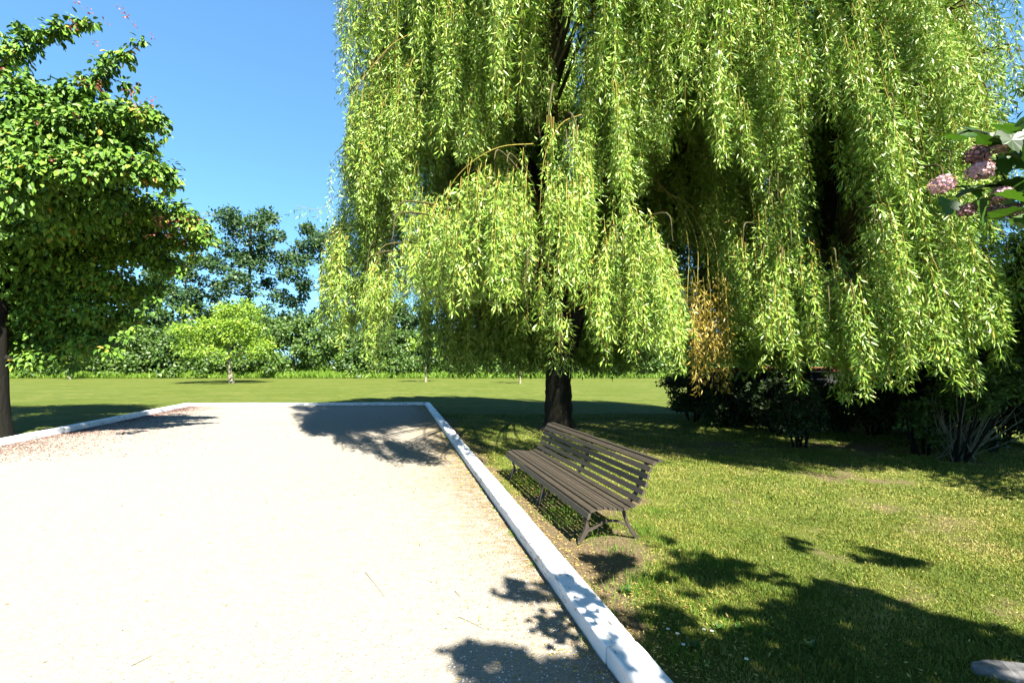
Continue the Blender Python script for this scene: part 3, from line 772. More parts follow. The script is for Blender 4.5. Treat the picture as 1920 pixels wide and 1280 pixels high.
for xx, yy in ((300, 205), (318, 245), (300, 300), (330, 345), (352, 392), (392, 425), (402, 452), (372, 478), (345, 500), (322, 520), (308, 560), (282, 585), (262, 612), (250, 640), (226, 655), (252, 150), (205, 118), (228, 100), (120, 60), (60, 50), (30, 75), (285, 330), (365, 405)):
    big.append(PC(xx-16+r.normal(0, 6), yy+r.normal(0, 6), (10.2 if yy > 190 else 9.25)+r.normal(0, .2), r.uniform(9, 17), 11))
for k in range(22):
    yy = r.uniform(170, 400); big.append(PC(r.uniform(-20, 190+(yy-170)*0.4), yy, r.uniform(9.0, 9.9), r.uniform(30, 46), 40))
for k in range(26):
    yy = r.uniform(300, 640); big.append(PC(r.uniform(0, 150+(100 if 380 < yy < 560 else 40)), yy, 9.6+(yy-300)/340*2.2+r.uniform(0, .8), 46, 40))
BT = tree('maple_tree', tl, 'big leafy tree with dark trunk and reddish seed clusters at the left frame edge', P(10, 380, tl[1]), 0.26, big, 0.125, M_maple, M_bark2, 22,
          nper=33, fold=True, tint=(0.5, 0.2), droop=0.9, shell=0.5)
sm = MB()
r = np.random.default_rng(23)
for (px, py, D, rx, ry, n) in [(180, 33, 9, 12, 5, 14), (274, 58, 9, 8, 12, 16), (190, 92, 9, 14, 8, 14), (262, 190, 9.1, 30, 10, 30), (300, 222, 9.1, 10, 18, 26), (205, 260, 9.2, 22, 22, 40),
                     (215, 190, 8.9, 30, 8, 25), (30, 155, 9.1, 22, 8, 20), (310, 330, 9.6, 16, 20, 26), (345, 432, 10.5, 34, 28, 60), (290, 420, 10.3, 40, 30, 20), (378, 415, 10.6, 14, 10, 20), (110, 300, 8.7, 80, 50, 14), (385, 455, 10.6, 8, 20, 16)]:
    c = P(px, py, D); k = D/F
    for _ in range(max(3, n//4)):
        cc = c + np.array([r.normal(0, .5)*rx*k, r.normal(0, .3) - 0.25, r.normal(0, .5)*ry*k])
        clump_leaves(sm, cc, (0.07, 0.07, 0.06), 9, 0.045, r, (0.5, 0.3), 0.3)
part(sm, 'seed_clusters', M_seed, BT)['kind'] = 'stuff'

# young trees out on the lawn
def lawn_tree(px, py, label, H, rx, seed, mat, bark, tr, n=26, L=0.22, cx=0, group='young trees standing on the far lawn'):
    b = G(px, py); b[2] = 0; r = np.random.default_rng(seed); cl = []
    for k in range(n):
        a = r.uniform(0, 6.28); q = r.random()**0.5
        z = H*(0.3+0.62*r.random())
        w_ = math.sqrt(max(0.05, 1-((z/H-0.5)/0.52)**2))
        rr = rx*r.uniform(0.13, 0.25)
        cl.append((b+np.array([math.cos(a)*q*rx*w_*0.85+cx, math.sin(a)*q*rx*w_*0.85, z]), (rr, rr, rr*0.62)))
    return tree('young_tree', b, label, b+np.array([cx*0.5, 0, H*0.6]), tr, cl, L, mat, bark, seed, group, nper=16, tint=(0.55, 0.22), droop=0.3)
lt = lawn_tree(434, 718.5, 'bright lime green tree with a pale trunk alone on the far lawn', 7.9, 4.5, 41, M_lime, M_pale, 0.2, 70, 0.24, cx=-0.7)
lawn_tree(798, 716, 'thin young tree seen under the left skirt of the willow', 5.6, 2.4, 42, M_lime, M_pale, 0.10, 22, 0.22)
lawn_tree(130, 711, 'small tree with a pale trunk seen under the left tree', 5.2, 2.3, 43, M_lime, M_pale, 0.14, 22, 0.24)
lawn_tree(975, 719, 'slim young tree half hidden by strands just left of the willow trunk', 5.0, 2.0, 44, M_lime, M_pale, 0.09, 20, 0.22)

# far trees behind the hedgerow
def far_tree(px, ytop, halfpx, D, seed, label, n=46, bare_top=True, lowy=650, L=0.5, mat=None, dens=10, irregular=0.75):
    r = np.random.default_rng(seed)
    b = np.array([(px-HX)/F*D, D, 0.0]); H = EYE + (HY-ytop)/F*D; zl = EYE + (HY-lowy)/F*D; wd = halfpx*1.12/F*D; n = int(n*1.7)
    cl = []
    for k in range(n):
        a = r.uniform(0, 6.28); t = r.random(); z = zl + (H-zl)*t
        w_ = wd*(0.25+0.75*math.sin(math.pi*min(1, (1-t)*0.8+0.1)))
        q = r.random()**0.4
        rr = wd*r.uniform(0.10, 0.22)
        cl.append((b+np.array([math.cos(a)*q*w_*irregular*1.3, math.sin(a)*q*w_, z-rr*0.5]), (rr, rr, rr*0.6)))
    return tree('far_tree', b, label, b+np.array([0, 0, H*0.9]), wd*0.032, cl, L, mat or M_far, M_bark2, seed, 'tall trees beyond the far hedgerow', nper=dens*4, tint=(0.5, 0.25), droop=0.1, shell=0.45, twigs=True)
far_tree(470, 398, 92, 68, 61, 'tallest open-crowned tree beyond the lime green tree', 60)
far_tree(350, 465, 60, 70, 62, 'bushy blue-green tree between the left tree and the tallest far tree', 44, lowy=640)
far_tree(600, 420, 70, 72, 63, 'airy far tree partly hidden behind the left edge of the willow', 50)
far_tree(325, 530, 70, 66, 64, 'rounded lower tree at the foot of the bushy blue-green tree', 40, lowy=660, dens=14)
far_tree(245, 590, 60, 64, 65, 'low dark tree showing right of the left tree trunk', 34, lowy=670, dens=14)
far_tree(740, 560, 90, 74, 66, 'dark far tree behind the left skirt of the willow', 40, lowy=670, dens=14)
far_tree(1120, 560, 120, 74, 67, 'broad far tree glimpsed right of the willow trunk', 44, lowy=670, dens=12)
far_tree(60, 560, 110, 66, 68, 'wide far tree behind the left tree trunk', 44, lowy=670, dens=12)
far_tree(1900, 500, 150, 60, 69, 'far tree behind the shrubs at the right frame edge', 44, lowy=670, dens=12)

# hedgerow and the tall grass before it: nobody could count these
r = np.random.default_rng(71); lm = MB()
for k in range(1500):
    x = r.uniform(-75, 75); y = 60 + r.uniform(-2.5, 4)
    h = 3.5 + 3.0*float(fbm(np.array([x*0.09]), np.array([3.0]), 3, 4)[0]) + (1.6 if x < -22 else 0)
    z = h*r.uniform(0.15, 1.0)
    rr = r.uniform(0.8, 1.7)
    t_ = 0.35 + 0.4*float(fbm(np.array([x*0.25]), np.array([y*.3]), 2, 9)[0]) - 0.1
    clump_leaves(lm, (x, y - (h-z)*0.3, z), (rr, rr*0.8, rr*0.65), 120, 0.42, r, (t_, 0.24), 0.1)
o = lm.build('hedgerow', M_hedge); tag(o, 'dense green hedgerow of shrubs along the far side of the lawn', 'hedgerow', kind='stuff')
r = np.random.default_rng(72); lm = MB()
for k in range(620):
    x = r.uniform(-75, 60); y = 58.2 + r.uniform(-0.8, 1.4)
    hh_ = (1.2 + 2.2*float(fbm(np.array([x*0.12]), np.array([9.0]), 3, 14)[0])) * (1.25 if x < -18 else 0.8)
    z = hh_*r.uniform(0.1, 1.0); rr = r.uniform(0.4, 0.9)
    clump_leaves(lm, (x, y, z), (rr, rr*0.7, rr*0.6), 60, 0.3, r, (0.35+0.35*float(fbm(np.array([x*0.5]), np.array([1.0]), 2, 19)[0]), 0.2), 0.1)
o = lm.build('bramble_bank', M_bank); tag(o, 'lighter green bank of brambles and weeds in front of the hedgerow', 'brambles', kind='stuff')
n = 26000; x = r.uniform(-75, 75, n); y = 56.2 + r.random(n)**1.3*3.5
h = (0.5 + 0.8*fbm(x*0.3, y*0.3, 3, 2))*r.uniform(0.5, 1.1, n)*(0.6+0.2*(y-56))
lm = MB(); ax = r.normal(0, 0.28, (n, 3)); ax[:, 2] = 1
nr = r.normal(0, 0.3, (n, 3)); nr[:, 1] -= 1; nr[:, 2] += 0.4
leaves(lm, np.stack([x, y, np.zeros(n)], 1), ax, nr, h*1.3, np.full(n, 0.22), np.clip(r.normal(0.55, 0.22, n), 0, 1))
o = lm.build('tall_grass', M_tall); tag(o, 'bright tall grass and weeds at the foot of the hedgerow', 'grass', kind='stuff')

# ------------------------------------------------------------------ shrubs and the dark raised trailer on the right
def shrub(name, base, label, H, rx, seed, mat, L, n=26, bark=None, nper=14, dk=3.4, stems=10, group='dark shrubs under the second willow', tint=(0.45, 0.25), cat='shrub', lowz=0.2, lean=(0, 0)):
    r = np.random.default_rng(seed); base = np.asarray(base, float)
    root = empty(name, base, label, cat, group)
    tm = MB(); lm = MB()
    for k in range(stems):
        a = r.uniform(0, 6.28); q = r.uniform(0.4, 1.0)
        e = base+np.array([math.cos(a)*rx*q+lean[0]*H, math.sin(a)*rx*q+lean[1]*H, H*r.uniform(0.55, 0.95)])
        s = base+np.array([math.cos(a)*0.12, math.sin(a)*0.12, 0])
        tube(tm, smooth_path([s, (s+e)/2+[r.normal(0, .08), r.normal(0, .08), .1*H], e], 8), np.linspace(0.022, 0.006, 8), 5, r.random(), cap=False)
    for k in range(n):
        a = r.uniform(0, 6.28); q = r.random()**0.5; z = H*(lowz+(0.92-lowz)*r.random())
        rr = rx*r.uniform(0.22, 0.4)
        c = base+np.array([math.cos(a)*q*rx*0.8+lean[0]*z, math.sin(a)*q*rx*0.8+lean[1]*z, z])
        clump_leaves(lm, c, (rr, rr, rr*0.75), max(20, int(dk*nper*rr*rr/(L*L))), L, r, tint, 0.3, True)
    part(tm, 'stems', bark or M_bark2, root); part(lm, 'foliage', mat, root)
    return root
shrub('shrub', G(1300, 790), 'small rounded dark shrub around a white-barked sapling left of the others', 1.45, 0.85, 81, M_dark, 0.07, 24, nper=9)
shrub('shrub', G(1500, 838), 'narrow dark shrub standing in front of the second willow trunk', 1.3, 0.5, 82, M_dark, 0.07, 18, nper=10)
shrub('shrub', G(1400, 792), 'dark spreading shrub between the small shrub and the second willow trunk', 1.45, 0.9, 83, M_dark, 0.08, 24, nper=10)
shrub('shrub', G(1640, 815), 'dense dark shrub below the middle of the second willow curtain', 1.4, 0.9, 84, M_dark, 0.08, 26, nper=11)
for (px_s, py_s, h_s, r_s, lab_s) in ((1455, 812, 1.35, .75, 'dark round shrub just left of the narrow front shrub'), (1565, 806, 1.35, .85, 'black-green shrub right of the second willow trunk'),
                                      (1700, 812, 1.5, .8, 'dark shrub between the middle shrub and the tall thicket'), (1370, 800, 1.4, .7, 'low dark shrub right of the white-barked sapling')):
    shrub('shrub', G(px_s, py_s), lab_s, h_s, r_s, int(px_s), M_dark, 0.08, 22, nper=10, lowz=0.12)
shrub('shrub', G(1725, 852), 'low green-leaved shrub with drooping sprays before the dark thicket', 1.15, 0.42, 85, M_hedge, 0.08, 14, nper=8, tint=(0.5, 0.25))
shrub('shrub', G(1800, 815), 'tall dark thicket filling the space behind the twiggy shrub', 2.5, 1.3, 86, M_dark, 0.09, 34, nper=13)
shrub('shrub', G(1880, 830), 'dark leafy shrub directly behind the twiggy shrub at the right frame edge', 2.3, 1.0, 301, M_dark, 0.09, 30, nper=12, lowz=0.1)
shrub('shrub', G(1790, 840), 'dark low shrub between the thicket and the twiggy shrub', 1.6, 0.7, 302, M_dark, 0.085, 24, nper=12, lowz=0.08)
rt = np.array([9.9, 6.4, 0.0]); r = np.random.default_rng(303)
st_c = [(rt+[r.uniform(-2.4, 2.6), r.uniform(-2.2, 2.2), r.uniform(2.6, 7.4)], (.7, .7, .5)) for _ in range(110)]
st_c = [c_ for c_ in st_c if float(proj(c_[0])[0])-0.7*F/c_[0][1] > (1945 if c_[0][2] > 4.6 else 1870)]
tree('shade_tree', rt, 'dark leafy tree whose foliage edge shows at the right frame border', rt+[0, 0, 4.2], 0.16,
     st_c, 0.12, M_dark, M_bark2, 304, nper=20, fold=True)
tw = shrub('shrub', G(1800, 866), 'twiggy brown-stemmed shrub with bare fanning stems at the right frame edge', 1.9, 0.75, 87, M_hedge, 0.075, 24, nper=6, stems=8, lowz=0.5, lean=(0.35, 0.05), tint=(0.45, 0.25))
tm = MB(); r = np.random.default_rng(88); b = G(1795, 862)
for k in range(46):
    a = r.uniform(-0.3, 1.0); e = b+np.array([math.sin(a)*r.uniform(.7, 1.5), r.uniform(-.5, .6), r.uniform(0.5, 1.6)])
    m_ = (b+e)/2+np.array([r.normal(0, .06), r.normal(0, .06), -.05])
    q = smooth_path([b+[r.normal(0, .1), r.normal(0, .1), 0], m_, e], 8); tube(tm, q, np.linspace(0.013, 0.003, 8), 4, r.random(), cap=False)
    for _ in range(2):
        j = r.integers(3, 7); tube(tm, np.array([q[j], q[j]+np.array([r.normal(0.1, .15), r.normal(0, .1), r.uniform(.05, .3)])]), [0.005, 0.002], 3, cap=False)
part(tm, 'bare_twigs', M_pale, tw)
shrub('shrub', P(1950, 640, 9.6)*[1, 1, 0], 'tall green shrub rising beside the willow at the right frame edge', 4.6, 1.35, 89, M_hedge, 0.09, 48, nper=12, stems=12, lowz=0.3)
sap = G(1313, 778); sap[2] = 0
tree('sapling', sap, 'white-barked sapling in the middle of the small dark shrub', sap+[0.02, 0, 2.4], 0.045, [(sap+[r.normal(0, .35), r.normal(0, .35), 1.5+1.3*r.random()], (0.3, 0.3, 0.22)) for _ in range(9)], 0.07, M_dark, M_pale, 90, nper=9)

# trailer
tr0 = np.array([8.95, 14.6, 0.0])
trailer = empty('farm_trailer', tr0, 'dark boarded trailer with a dull red top rail, shaded behind the shrubs', 'trailer')
mb = MB()
LX = 6.0; Wd = 2.0; zb, zt_ = 0.42, 1.52
for k in range(5):
    z = zb + (k+0.5)*(zt_-zb)/5; hh = (zt_-zb)/5-0.012
    for yy in (-Wd/2, Wd/2): box(mb, tr0+[0, yy, z], (LX, 0.04, hh), None, 0.3+0.1*(k % 3))
    for xx in (-LX/2+.02, LX/2-.02): box(mb, tr0+[xx, 0, z], (0.04, Wd-0.05, hh), None, 0.4)
box(mb, tr0+[0, 0, zb-0.03], (LX-.01, Wd-.01, 0.055), None, 0.4)
for xx in np.linspace(-LX/2+.3, LX/2-.3, 5): box(mb, tr0+[xx, -Wd/2-.04, (zb+zt_)/2], (0.08, 0.04, zt_-zb), None, 0.3)
part(mb, 'body', M_tarred, trailer)
mb = MB(); box(mb, tr0+[0, -Wd/2-.03, zt_+.06], (LX+.1, 0.10, 0.11), None, 0.5, 0.01); box(mb, tr0+[0, Wd/2+.03, zt_+.06], (LX+.1, 0.10, 0.11), None, 0.5, 0.01)
part(mb, 'top_rail', M_red, trailer)
for xx, yy in ((-1.9, -.8), (-1.9, .8), (1.9, -.8), (1.9, .8)):
    mb = MB(); c = tr0+[xx, yy, 0.33]; th = np.linspace(0, 2*math.pi, 25)
    tube(mb, np.stack([c[0]+0.25*np.cos(th), np.full(25, c[1]), c[2]+0.25*np.sin(th)], 1), 0.08, 8, cap=False)
    wh = part(mb, 'wheel', M_tarred, trailer, True)
    mb = MB(); tube(mb, np.array([c-[0, .05, 0], c+[0, .05, 0]]), 0.18, 16); part(mb, 'rim', M_iron, trailer)

# weathered board at the lower right corner
mb = MB(); p0 = G(1822, 1250, .03); p1 = G(1990, 1268, .03)
d = p1-p0; a = math.atan2(d[1], d[0]); n = 24; r = np.random.default_rng(5)
xs = np.linspace(0, 1, n); wd = 0.012+0.075*np.minimum(1, xs*3.0)**0.7
V = []
for k in range(n):
    c = p0+d*xs[k]; sd = np.array([-math.sin(a), math.cos(a), 0]); j = r.normal(0, .0025, 4)
    V += [c-sd*(wd[k]+j[0])-[0, 0, .03], c-sd*(wd[k]+j[0])+[0, 0, .012], c-sd*wd[k]*.3+[0, 0, .021+j[2]], c+sd*wd[k]*.4+[0, 0, .014+j[3]], c+sd*(wd[k]+j[1])+[0, 0, .008], c+sd*(wd[k]+j[1])-[0, 0, .03]]
i = np.arange(n-1)[:, None]*6+np.arange(6)[None, :]; i2 = np.arange(n-1)[:, None]*6+(np.arange(6)[None, :]+1) % 6
mb.add(V, np.stack([i, i2, i2+6, i+6], -1).reshape(-1, 4)); mb.add(V[:6], [[0, 1, 2, 3, 4, 5]]); mb.add(V[-6:], [[5, 4, 3, 2, 1, 0]])
o = mb.build('weathered_board', M_board, loc=p0*[1, 1, 0], rotz=a); tag(o, 'weathered grey board with a split end lying in shaded grass', 'board')

# ------------------------------------------------------------------ viburnum standing right of the camera; it shades the foreground
r = np.random.default_rng(101)
vb = np.array([3.1, -1.3, 0.0])
vib = empty('viburnum_bush', vb, 'flowering bush reaching in from the right with lobed leaves and faded pink flower heads', 'bush')
lm = MB(); tm = MB()
polys = [[(1075, 1035), (1130, 1045), (1250, 1010), (1330, 1040), (1430, 1065), (1500, 1085), (1620, 1100), (1740, 1150), (1880, 1180), (2050, 1240), (2200, 1300), (2200, 1500), (1250, 1500), (1210, 1290), (1190, 1200), (1130, 1130), (1080, 1080)],
         [(1470, 1005), (1530, 1000), (1600, 1020), (1680, 1040), (1735, 1056), (1700, 1064), (1600, 1050), (1540, 1045), (1490, 1030)],
         [(915, 1105), (960, 1090), (1040, 1095), (1090, 1130), (1120, 1200), (1150, 1290), (1090, 1290), (1060, 1200), (1020, 1130), (960, 1125)],
         [(835, 1215), (880, 1205), (950, 1210), (1000, 1240), (1060, 1240), (1130, 1290), (880, 1290), (850, 1240)]]
def inpoly(x, y, poly):
    c = np.zeros(len(x), bool); j = len(poly)-1
    for i in range(len(poly)):
        xi, yi = poly[i]; xj, yj = poly[j]
        c ^= ((yi > y) != (yj > y)) & (x < (xj-xi)*(y-yi)/(yj-yi+1e-9)+xi); j = i
    return c
N = 60000
gx_ = r.uniform(-1.2, 5.5, N); gy_ = r.uniform(1.4, 5.2, N)
px_, py_ = proj(np.stack([gx_, gy_, np.zeros(N)], 1))
keep = np.zeros(N, bool)
for p_ in polys: keep |= inpoly(px_, py_, p_)
nn = 0.72*fbm(gx_*2.3, gy_*2.3, 4, 77)+0.28*fbm(gx_*8, gy_*8, 2, 78)
keep &= nn > 0.452 - 0.1*np.clip((py_-1120)/150, -0.3, 1)
gx_, gy_ = gx_[keep], gy_[keep]
hh = r.uniform(3.0, 5.2, len(gx_)) + 0.5*fbm(gx_*1.5, gy_*1.5, 2, 5)
pp = np.stack([gx_ - SH[0]*SHL*hh, gy_ - SH[1]*SHL*hh, hh], 1)
fx = np.abs(pp[:, 0])/np.maximum(pp[:, 1], 1e-3); fz = (pp[:, 2]-EYE)/np.maximum(pp[:, 1], 1e-3)
inside = (pp[:, 1] > 0) & (pp[:, 0] < 1.25*pp[:, 1]+0.15) & (fz < 0.80+0.25/np.maximum(pp[:, 1], .05))
bc = P(1850, 315, 1.32); dv = pp-bc; al = dv@np.array(tosun); off_ = np.linalg.norm(dv-al[:, None]*np.array(tosun), axis=1)
pp = pp[~inside & ~((off_ < 0.26) & (al > 0))][:8500]
n = len(pp); print('viburnum leaves', n)
ax = r.normal(0, 1, (n, 3)); ax[:, 2] -= 0.3; nr = r.normal(0, .45, (n, 3)); nr += np.array(tosun)*0.8
L = r.uniform(0.07, 0.11, n)
leaves(lm, pp, ax, nr, L, L*0.75, np.clip(r.normal(.5, .25, n), 0, 1), True)
hub = vb+np.array([0, 0, 0.5])
for k in range(60):
    e = pp[r.integers(0, n)]
    st = vb+np.array([r.normal(0, .15), r.normal(0, .15), 0])
    m_ = st*0.35+e*0.65; m_[2] = e[2]*0.85; m_[1] = min(m_[1], e[1])
    tube(tm, smooth_path([st, st+(m_-st)*[.25, .25, .6], m_, e], 10), np.linspace(0.022, 0.004, 10), 5, cap=False)
# the branch that shows at the right edge of the picture
def lobed(mb, base, axis, nrm, L, tint):
    axis = unit(axis); side = unit(np.cross(axis, nrm)); up = np.cross(side, axis)
    prof = [(0, 0), (0.16, 0.05), (0.30, -0.04), (0.42, 0.06), (0.52, 0.20), (0.40, 0.33), (0.47, 0.42), (0.42, 0.55), (0.27, 0.56), (0.24, 0.70), (0.17, 0.82), (0.08, 0.88), (0.0, 1.0)]
    for sg in (-1, 1):
        v = [base+axis*L*y+side*L*x*sg*0.95+up*L*(0.10*x-0.10*y*y+0.012*math.sin(9*(x+y))) for x, y in prof]
        c = base+axis*L*0.45-up*L*0.03
        v.append(c); m = len(prof)
        f = [[m, i, i+1] if sg > 0 else [m, i+1, i] for i in range(m-1)]
        mb.add(np.array(v), f, tint)
lb = MB(); DB = 1.32
bm2 = MB()
branch = smooth_path([P(2080, 300, 1.25), P(1960, 285, 1.28), P(1880, 262, DB), P(1820, 245, DB), P(1780, 262, DB)], 14)
tube(bm2, branch, np.linspace(0.007, 0.002, 14), 6)
br2 = smooth_path([P(1990, 330, 1.3), P(1900, 345, DB), P(1830, 350, DB), P(1775, 350, DB)], 12); tube(bm2, br2, np.linspace(0.006, 0.002, 12), 6)
tube(bm2, smooth_path([vb+[0, 0, 0.1], vb+[-.3, 1.0, 1.6], P(2300, 330, 1.15), P(2080, 300, 1.25)], 14), np.linspace(0.02, 0.007, 14), 6)
tube(bm2, smooth_path([P(2300, 330, 1.15), P(1990, 330, 1.3)], 4), np.linspace(0.009, 0.006, 4), 6)
tube(bm2, smooth_path([P(1900, 345, DB), P(1880, 330, DB), P(1868, 290, DB)], 6), 0.002, 5)
part(bm2, 'flowering_twigs', M_bark2, vib, True)
spec = [(1870, 250, -120, 82), (1835, 240, -165, 78), (1910, 240, 60, 70), (1930, 225, 20, 80), (1890, 275, -60, 90), (1900, 300, -20, 95), (1925, 330, -40, 95), (1800, 270, 170, 70), (1850, 265, 150, 85),
        (1780, 372, -115, 62), (1815, 355, -95, 60), (1840, 375, -80, 80), (1870, 345, -30, 85), (1880, 365, -100, 90), (1905, 385, -60, 85), (1850, 385, 175, 80), (1890, 395, 170, 90), (1860, 335, 140, 60), (1930, 270, -10, 90), (1940, 300, 100, 90),
        (1915, 350, 160, 80), (1960, 360, 180, 95), (1860, 305, -150, 40), (1925, 255, 200, 80), (1835, 285, -100, 45)]
spec = [(a+r.normal(0, 4), b+r.normal(0, 4), c, d*0.6) for a, b, c, d in spec] + [(r.uniform(1850, 1960), r.uniform(235, 400), r.uniform(-180, 180), r.uniform(35, 56)) for _ in range(44)]
for px, py, an, sz in spec:
    b = P(px, py, DB+r.normal(0, .07)); k = DB/F
    an = R_(an)
    ax = np.array([math.cos(an), r.normal(0, .35)-0.3, math.sin(an)]) ; nr = np.array([r.normal(0, .45), -0.35+r.normal(0, .4), 1.0])
    lobed(lb, b, ax, nr, sz*k*r.uniform(0.85, 1.15), float(np.clip(r.normal(.5, .3), 0, 1)))
part(lb, 'lobed_leaves', M_vib, vib)
part(lm, 'crown', M_vib, vib); part(tm, 'stems', M_bark2, vib, True)
def flower(px, py, rp, tint, lab=None):
    k = DB/F; c = P(px, py, DB-0.03); R0 = rp*k; mb = MB(); n = 85
    ga = np.arange(n)*2.39996; zz = 1-1.7*(np.arange(n)+.5)/n; rr = np.sqrt(np.clip(1-zz*zz, 0, 1))
    d = np.stack([rr*np.cos(ga), rr*np.sin(ga), zz], 1)
    nd = unit(d + r.normal(0, .15, d.shape)); tg = unit(np.cross(nd, r.normal(0, 1, nd.shape))); bt = np.cross(nd, tg)
    p = c + d*np.array([0.95, 0.95, 0.85])*R0*r.uniform(.72, 1.15, (n, 1))
    for a in range(5):
        th = 2*math.pi*a/5; dr = tg*math.cos(th)+bt*math.sin(th)+nd*0.35
        leaves(mb, p, dr, nd, np.full(n, R0*0.27), np.full(n, R0*0.24), np.clip(r.normal(tint, .15, n), 0, 1))
    o = part(mb, 'flower_head', M_pink, vib)
    if lab: o['label'] = lab
flower(1766, 347, 19, 0.6); flower(1838, 320, 20, 0.65); flower(1880, 268, 21, 0.85, 'yellowish faded flower head, topmost'); flower(1832, 292, 19, 0.1, 'brown withered flower head')
flower(1876, 366, 16, 0.55); flower(1812, 395, 14, 0.1, 'brown withered flower head'); flower(1860, 397, 15, 0.08, 'brown withered flower head'); flower(1898, 395, 15, 0.1, 'brown withered flower head')

# ------------------------------------------------------------------ grass blades, litter, daisies, weeds, twigs
r = np.random.default_rng(201)
def bench_clear(x, y): return np.ones(len(x), bool)
def blades(mb, n, x0, x1, y0, y1, hb, wb, seed, bmax=0.42):
    x = r.uniform(x0, x1, n); y = r.uniform(y0, y1, n)
    px, py = proj(np.stack([x, y, np.zeros(n)], 1))
    b = bare(x, y) + r.normal(0, .13, n)
    k = (distA(x, y) > 0.21) & (px < 1990) & (py < 1330) & (b < bmax)
    x, y, b = x[k], y[k], b[k]; n = len(x)
    g = fbm(x*1.6, y*1.6, 4, 31); g2 = fbm(x*6, y*6, 2, 12)
    h = hb*(0.45+1.1*g2)*r.uniform(0.5, 1.25, n)*np.clip(1.25-1.6*b, 0.5, 1.2)
    ax = r.normal(0, .55, (n, 3)); ax[:, 2] = 1.0
    nr = r.normal(0, .7, (n, 3)); nr[:, 2] += .5; nr[:, 1] -= .4
    ti = np.clip(0.46+0.65*(g-0.5)*1.2+0.55*b+r.normal(0.08, .18, n), 0, .97)
    leaves(mb, np.stack([x, y, np.full(n, -0.003)], 1), ax, nr, h, wb*r.uniform(.7, 1.3, n), ti)
mb = MB()
blades(mb, 200000, 0.4, 6.2, 1.9, 5.2, 0.034, 0.0055, 0)
blades(mb, 150000, -1.2, 10.5, 5.2, 9.5, 0.035, 0.009, 0)
blades(mb, 70000, -4.0, 15.0, 9.5, 16, 0.038, 0.016, 0)
o = mb.build('grass', M_grass); tag(o, 'short mown grass blades of the lawn around the bench', 'grass', kind='stuff')
# taller tufts
mb = MB()
tufts = [(1240, 1015, .07), (1210, 1000, .09), (1160, 1035, .06), (1290, 1040, .07), (1050, 960, .07), (1030, 945, .06), (1070, 985, .08), (1100, 1010, .05), (1010, 925, .06), (990, 905, .05), (1200, 1090, .08), (1250, 1080, .07),
         (1350, 1060, .06), (1230, 960, .05), (1180, 1110, .07), (1120, 1000, .06), (960, 880, .05), (1300, 1130, .05), (1400, 1180, .05), (1280, 1235, .05), (1210, 1150, .06), (1095, 965, .07), (1045, 975, .07)]
for px, py, h in tufts:
    c = G(px, py); n = 160; p = c+np.stack([r.normal(0, .10, n), r.normal(0, .10, n), np.zeros(n)], 1)
    ax = r.normal(0, .4, (n, 3)); ax[:, 2] = 1
    leaves(mb, p, ax, r.normal(0, 1, (n, 3)), h*r.uniform(.5, 1.4, n), np.full(n, .006), np.clip(r.normal(.4, .15, n), 0, 1))
for k in range(120):
    s_ = r.uniform(0, LA); sd_ = 0.215+abs(r.normal(0, .03)) if r.random() < 0.8 else -0.02
    c = A0+uA*s_+nA*sd_; n = int(r.integers(8, 34)); h = r.uniform(.025, .07) if sd_ > 0 else .03
    p = c+uA*r.normal(0, .06, (n, 1))+nA*(abs(r.normal(0, .025, (n, 1))) if sd_ > 0 else -abs(r.normal(0, .02, (n, 1)))); p[:, 2] = 0.0
    ax = r.normal(0, .45, (n, 3)); ax[:, 2] = 1
    leaves(mb, p, ax, r.normal(0, 1, (n, 3)), h*r.uniform(.5, 1.4, n), np.full(n, .006), np.clip(r.normal(.4, .15, n), 0, 1))
o = mb.build('grass_tufts', M_tall); tag(o, 'longer fresh green grass tufts round the bench legs', 'grass', kind='stuff')

# fallen leaves: on grass and along the gravel edge
mb = MB()
def litter(n, fn, L0=0.03, z=0.012):
    x, y = fn(n)
    px, py = proj(np.stack([x, y, np.zeros(len(x))], 1)); k = (px > -60) & (px < 1990) & (py < 1330) & (y > 1.5)
    x, y = x[k], y[k]; n = len(x)
    ax = r.normal(0, 1, (n, 3)); ax[:, 2] *= .15; nr = r.normal(0, .3, (n, 3)); nr[:, 2] += 1
    zz = np.where(distA(x, y) > .2, z+r.random(n)*.025, .010+r.random(n)*.004)
    ok = (distA(x, y) < -0.0) | (distA(x, y) > .2)
    L = r.uniform(.5, 1.4, n)*L0
    leaves(mb, np.stack([x, y, zz], 1)[ok], ax[ok], nr[ok], L[ok], (L*.32)[ok], np.clip(r.normal(.55, .3, n), 0, 1)[ok])
def f1(n): return r.uniform(0, 9, n), r.uniform(2, 10, n)
def f2(n):
    s = r.uniform(0, LA, n); d = r.exponential(.28, n)
    p = A0+uA*s[:, None]-nA*d[:, None]; return p[:, 0], p[:, 1]
def f3(n):
    s = r.uniform(4, LA, n); d = r.exponential(.9, n)
    p = A0+uA*s[:, None]-nA*d[:, None]; return p[:, 0], p[:, 1]
def f4(n): return r.uniform(-9, 1, n), r.uniform(2, 19, n)
def f5(n):
    s = r.uniform(-1, 9, n); d = .22+r.exponential(.35, n)
    p = A0+uA*s[:, None]+nA*d[:, None]; return p[:, 0], p[:, 1]
litter(4800, f1, .023); litter(6500, f2, .024); litter(7500, f3, .03); litter(900, f4, .03); litter(4200, f5, .026)
o = mb.build('fallen_leaves', M_litter); tag(o, 'small yellow fallen willow leaves strewn over grass and gravel', 'leaves', kind='stuff')
mb = MB(); n = 18000
s_ = r.uniform(-2, LB, n); d_ = r.exponential(.8, n)*np.clip(1.2-s_/LB*.8, .2, 1.2)
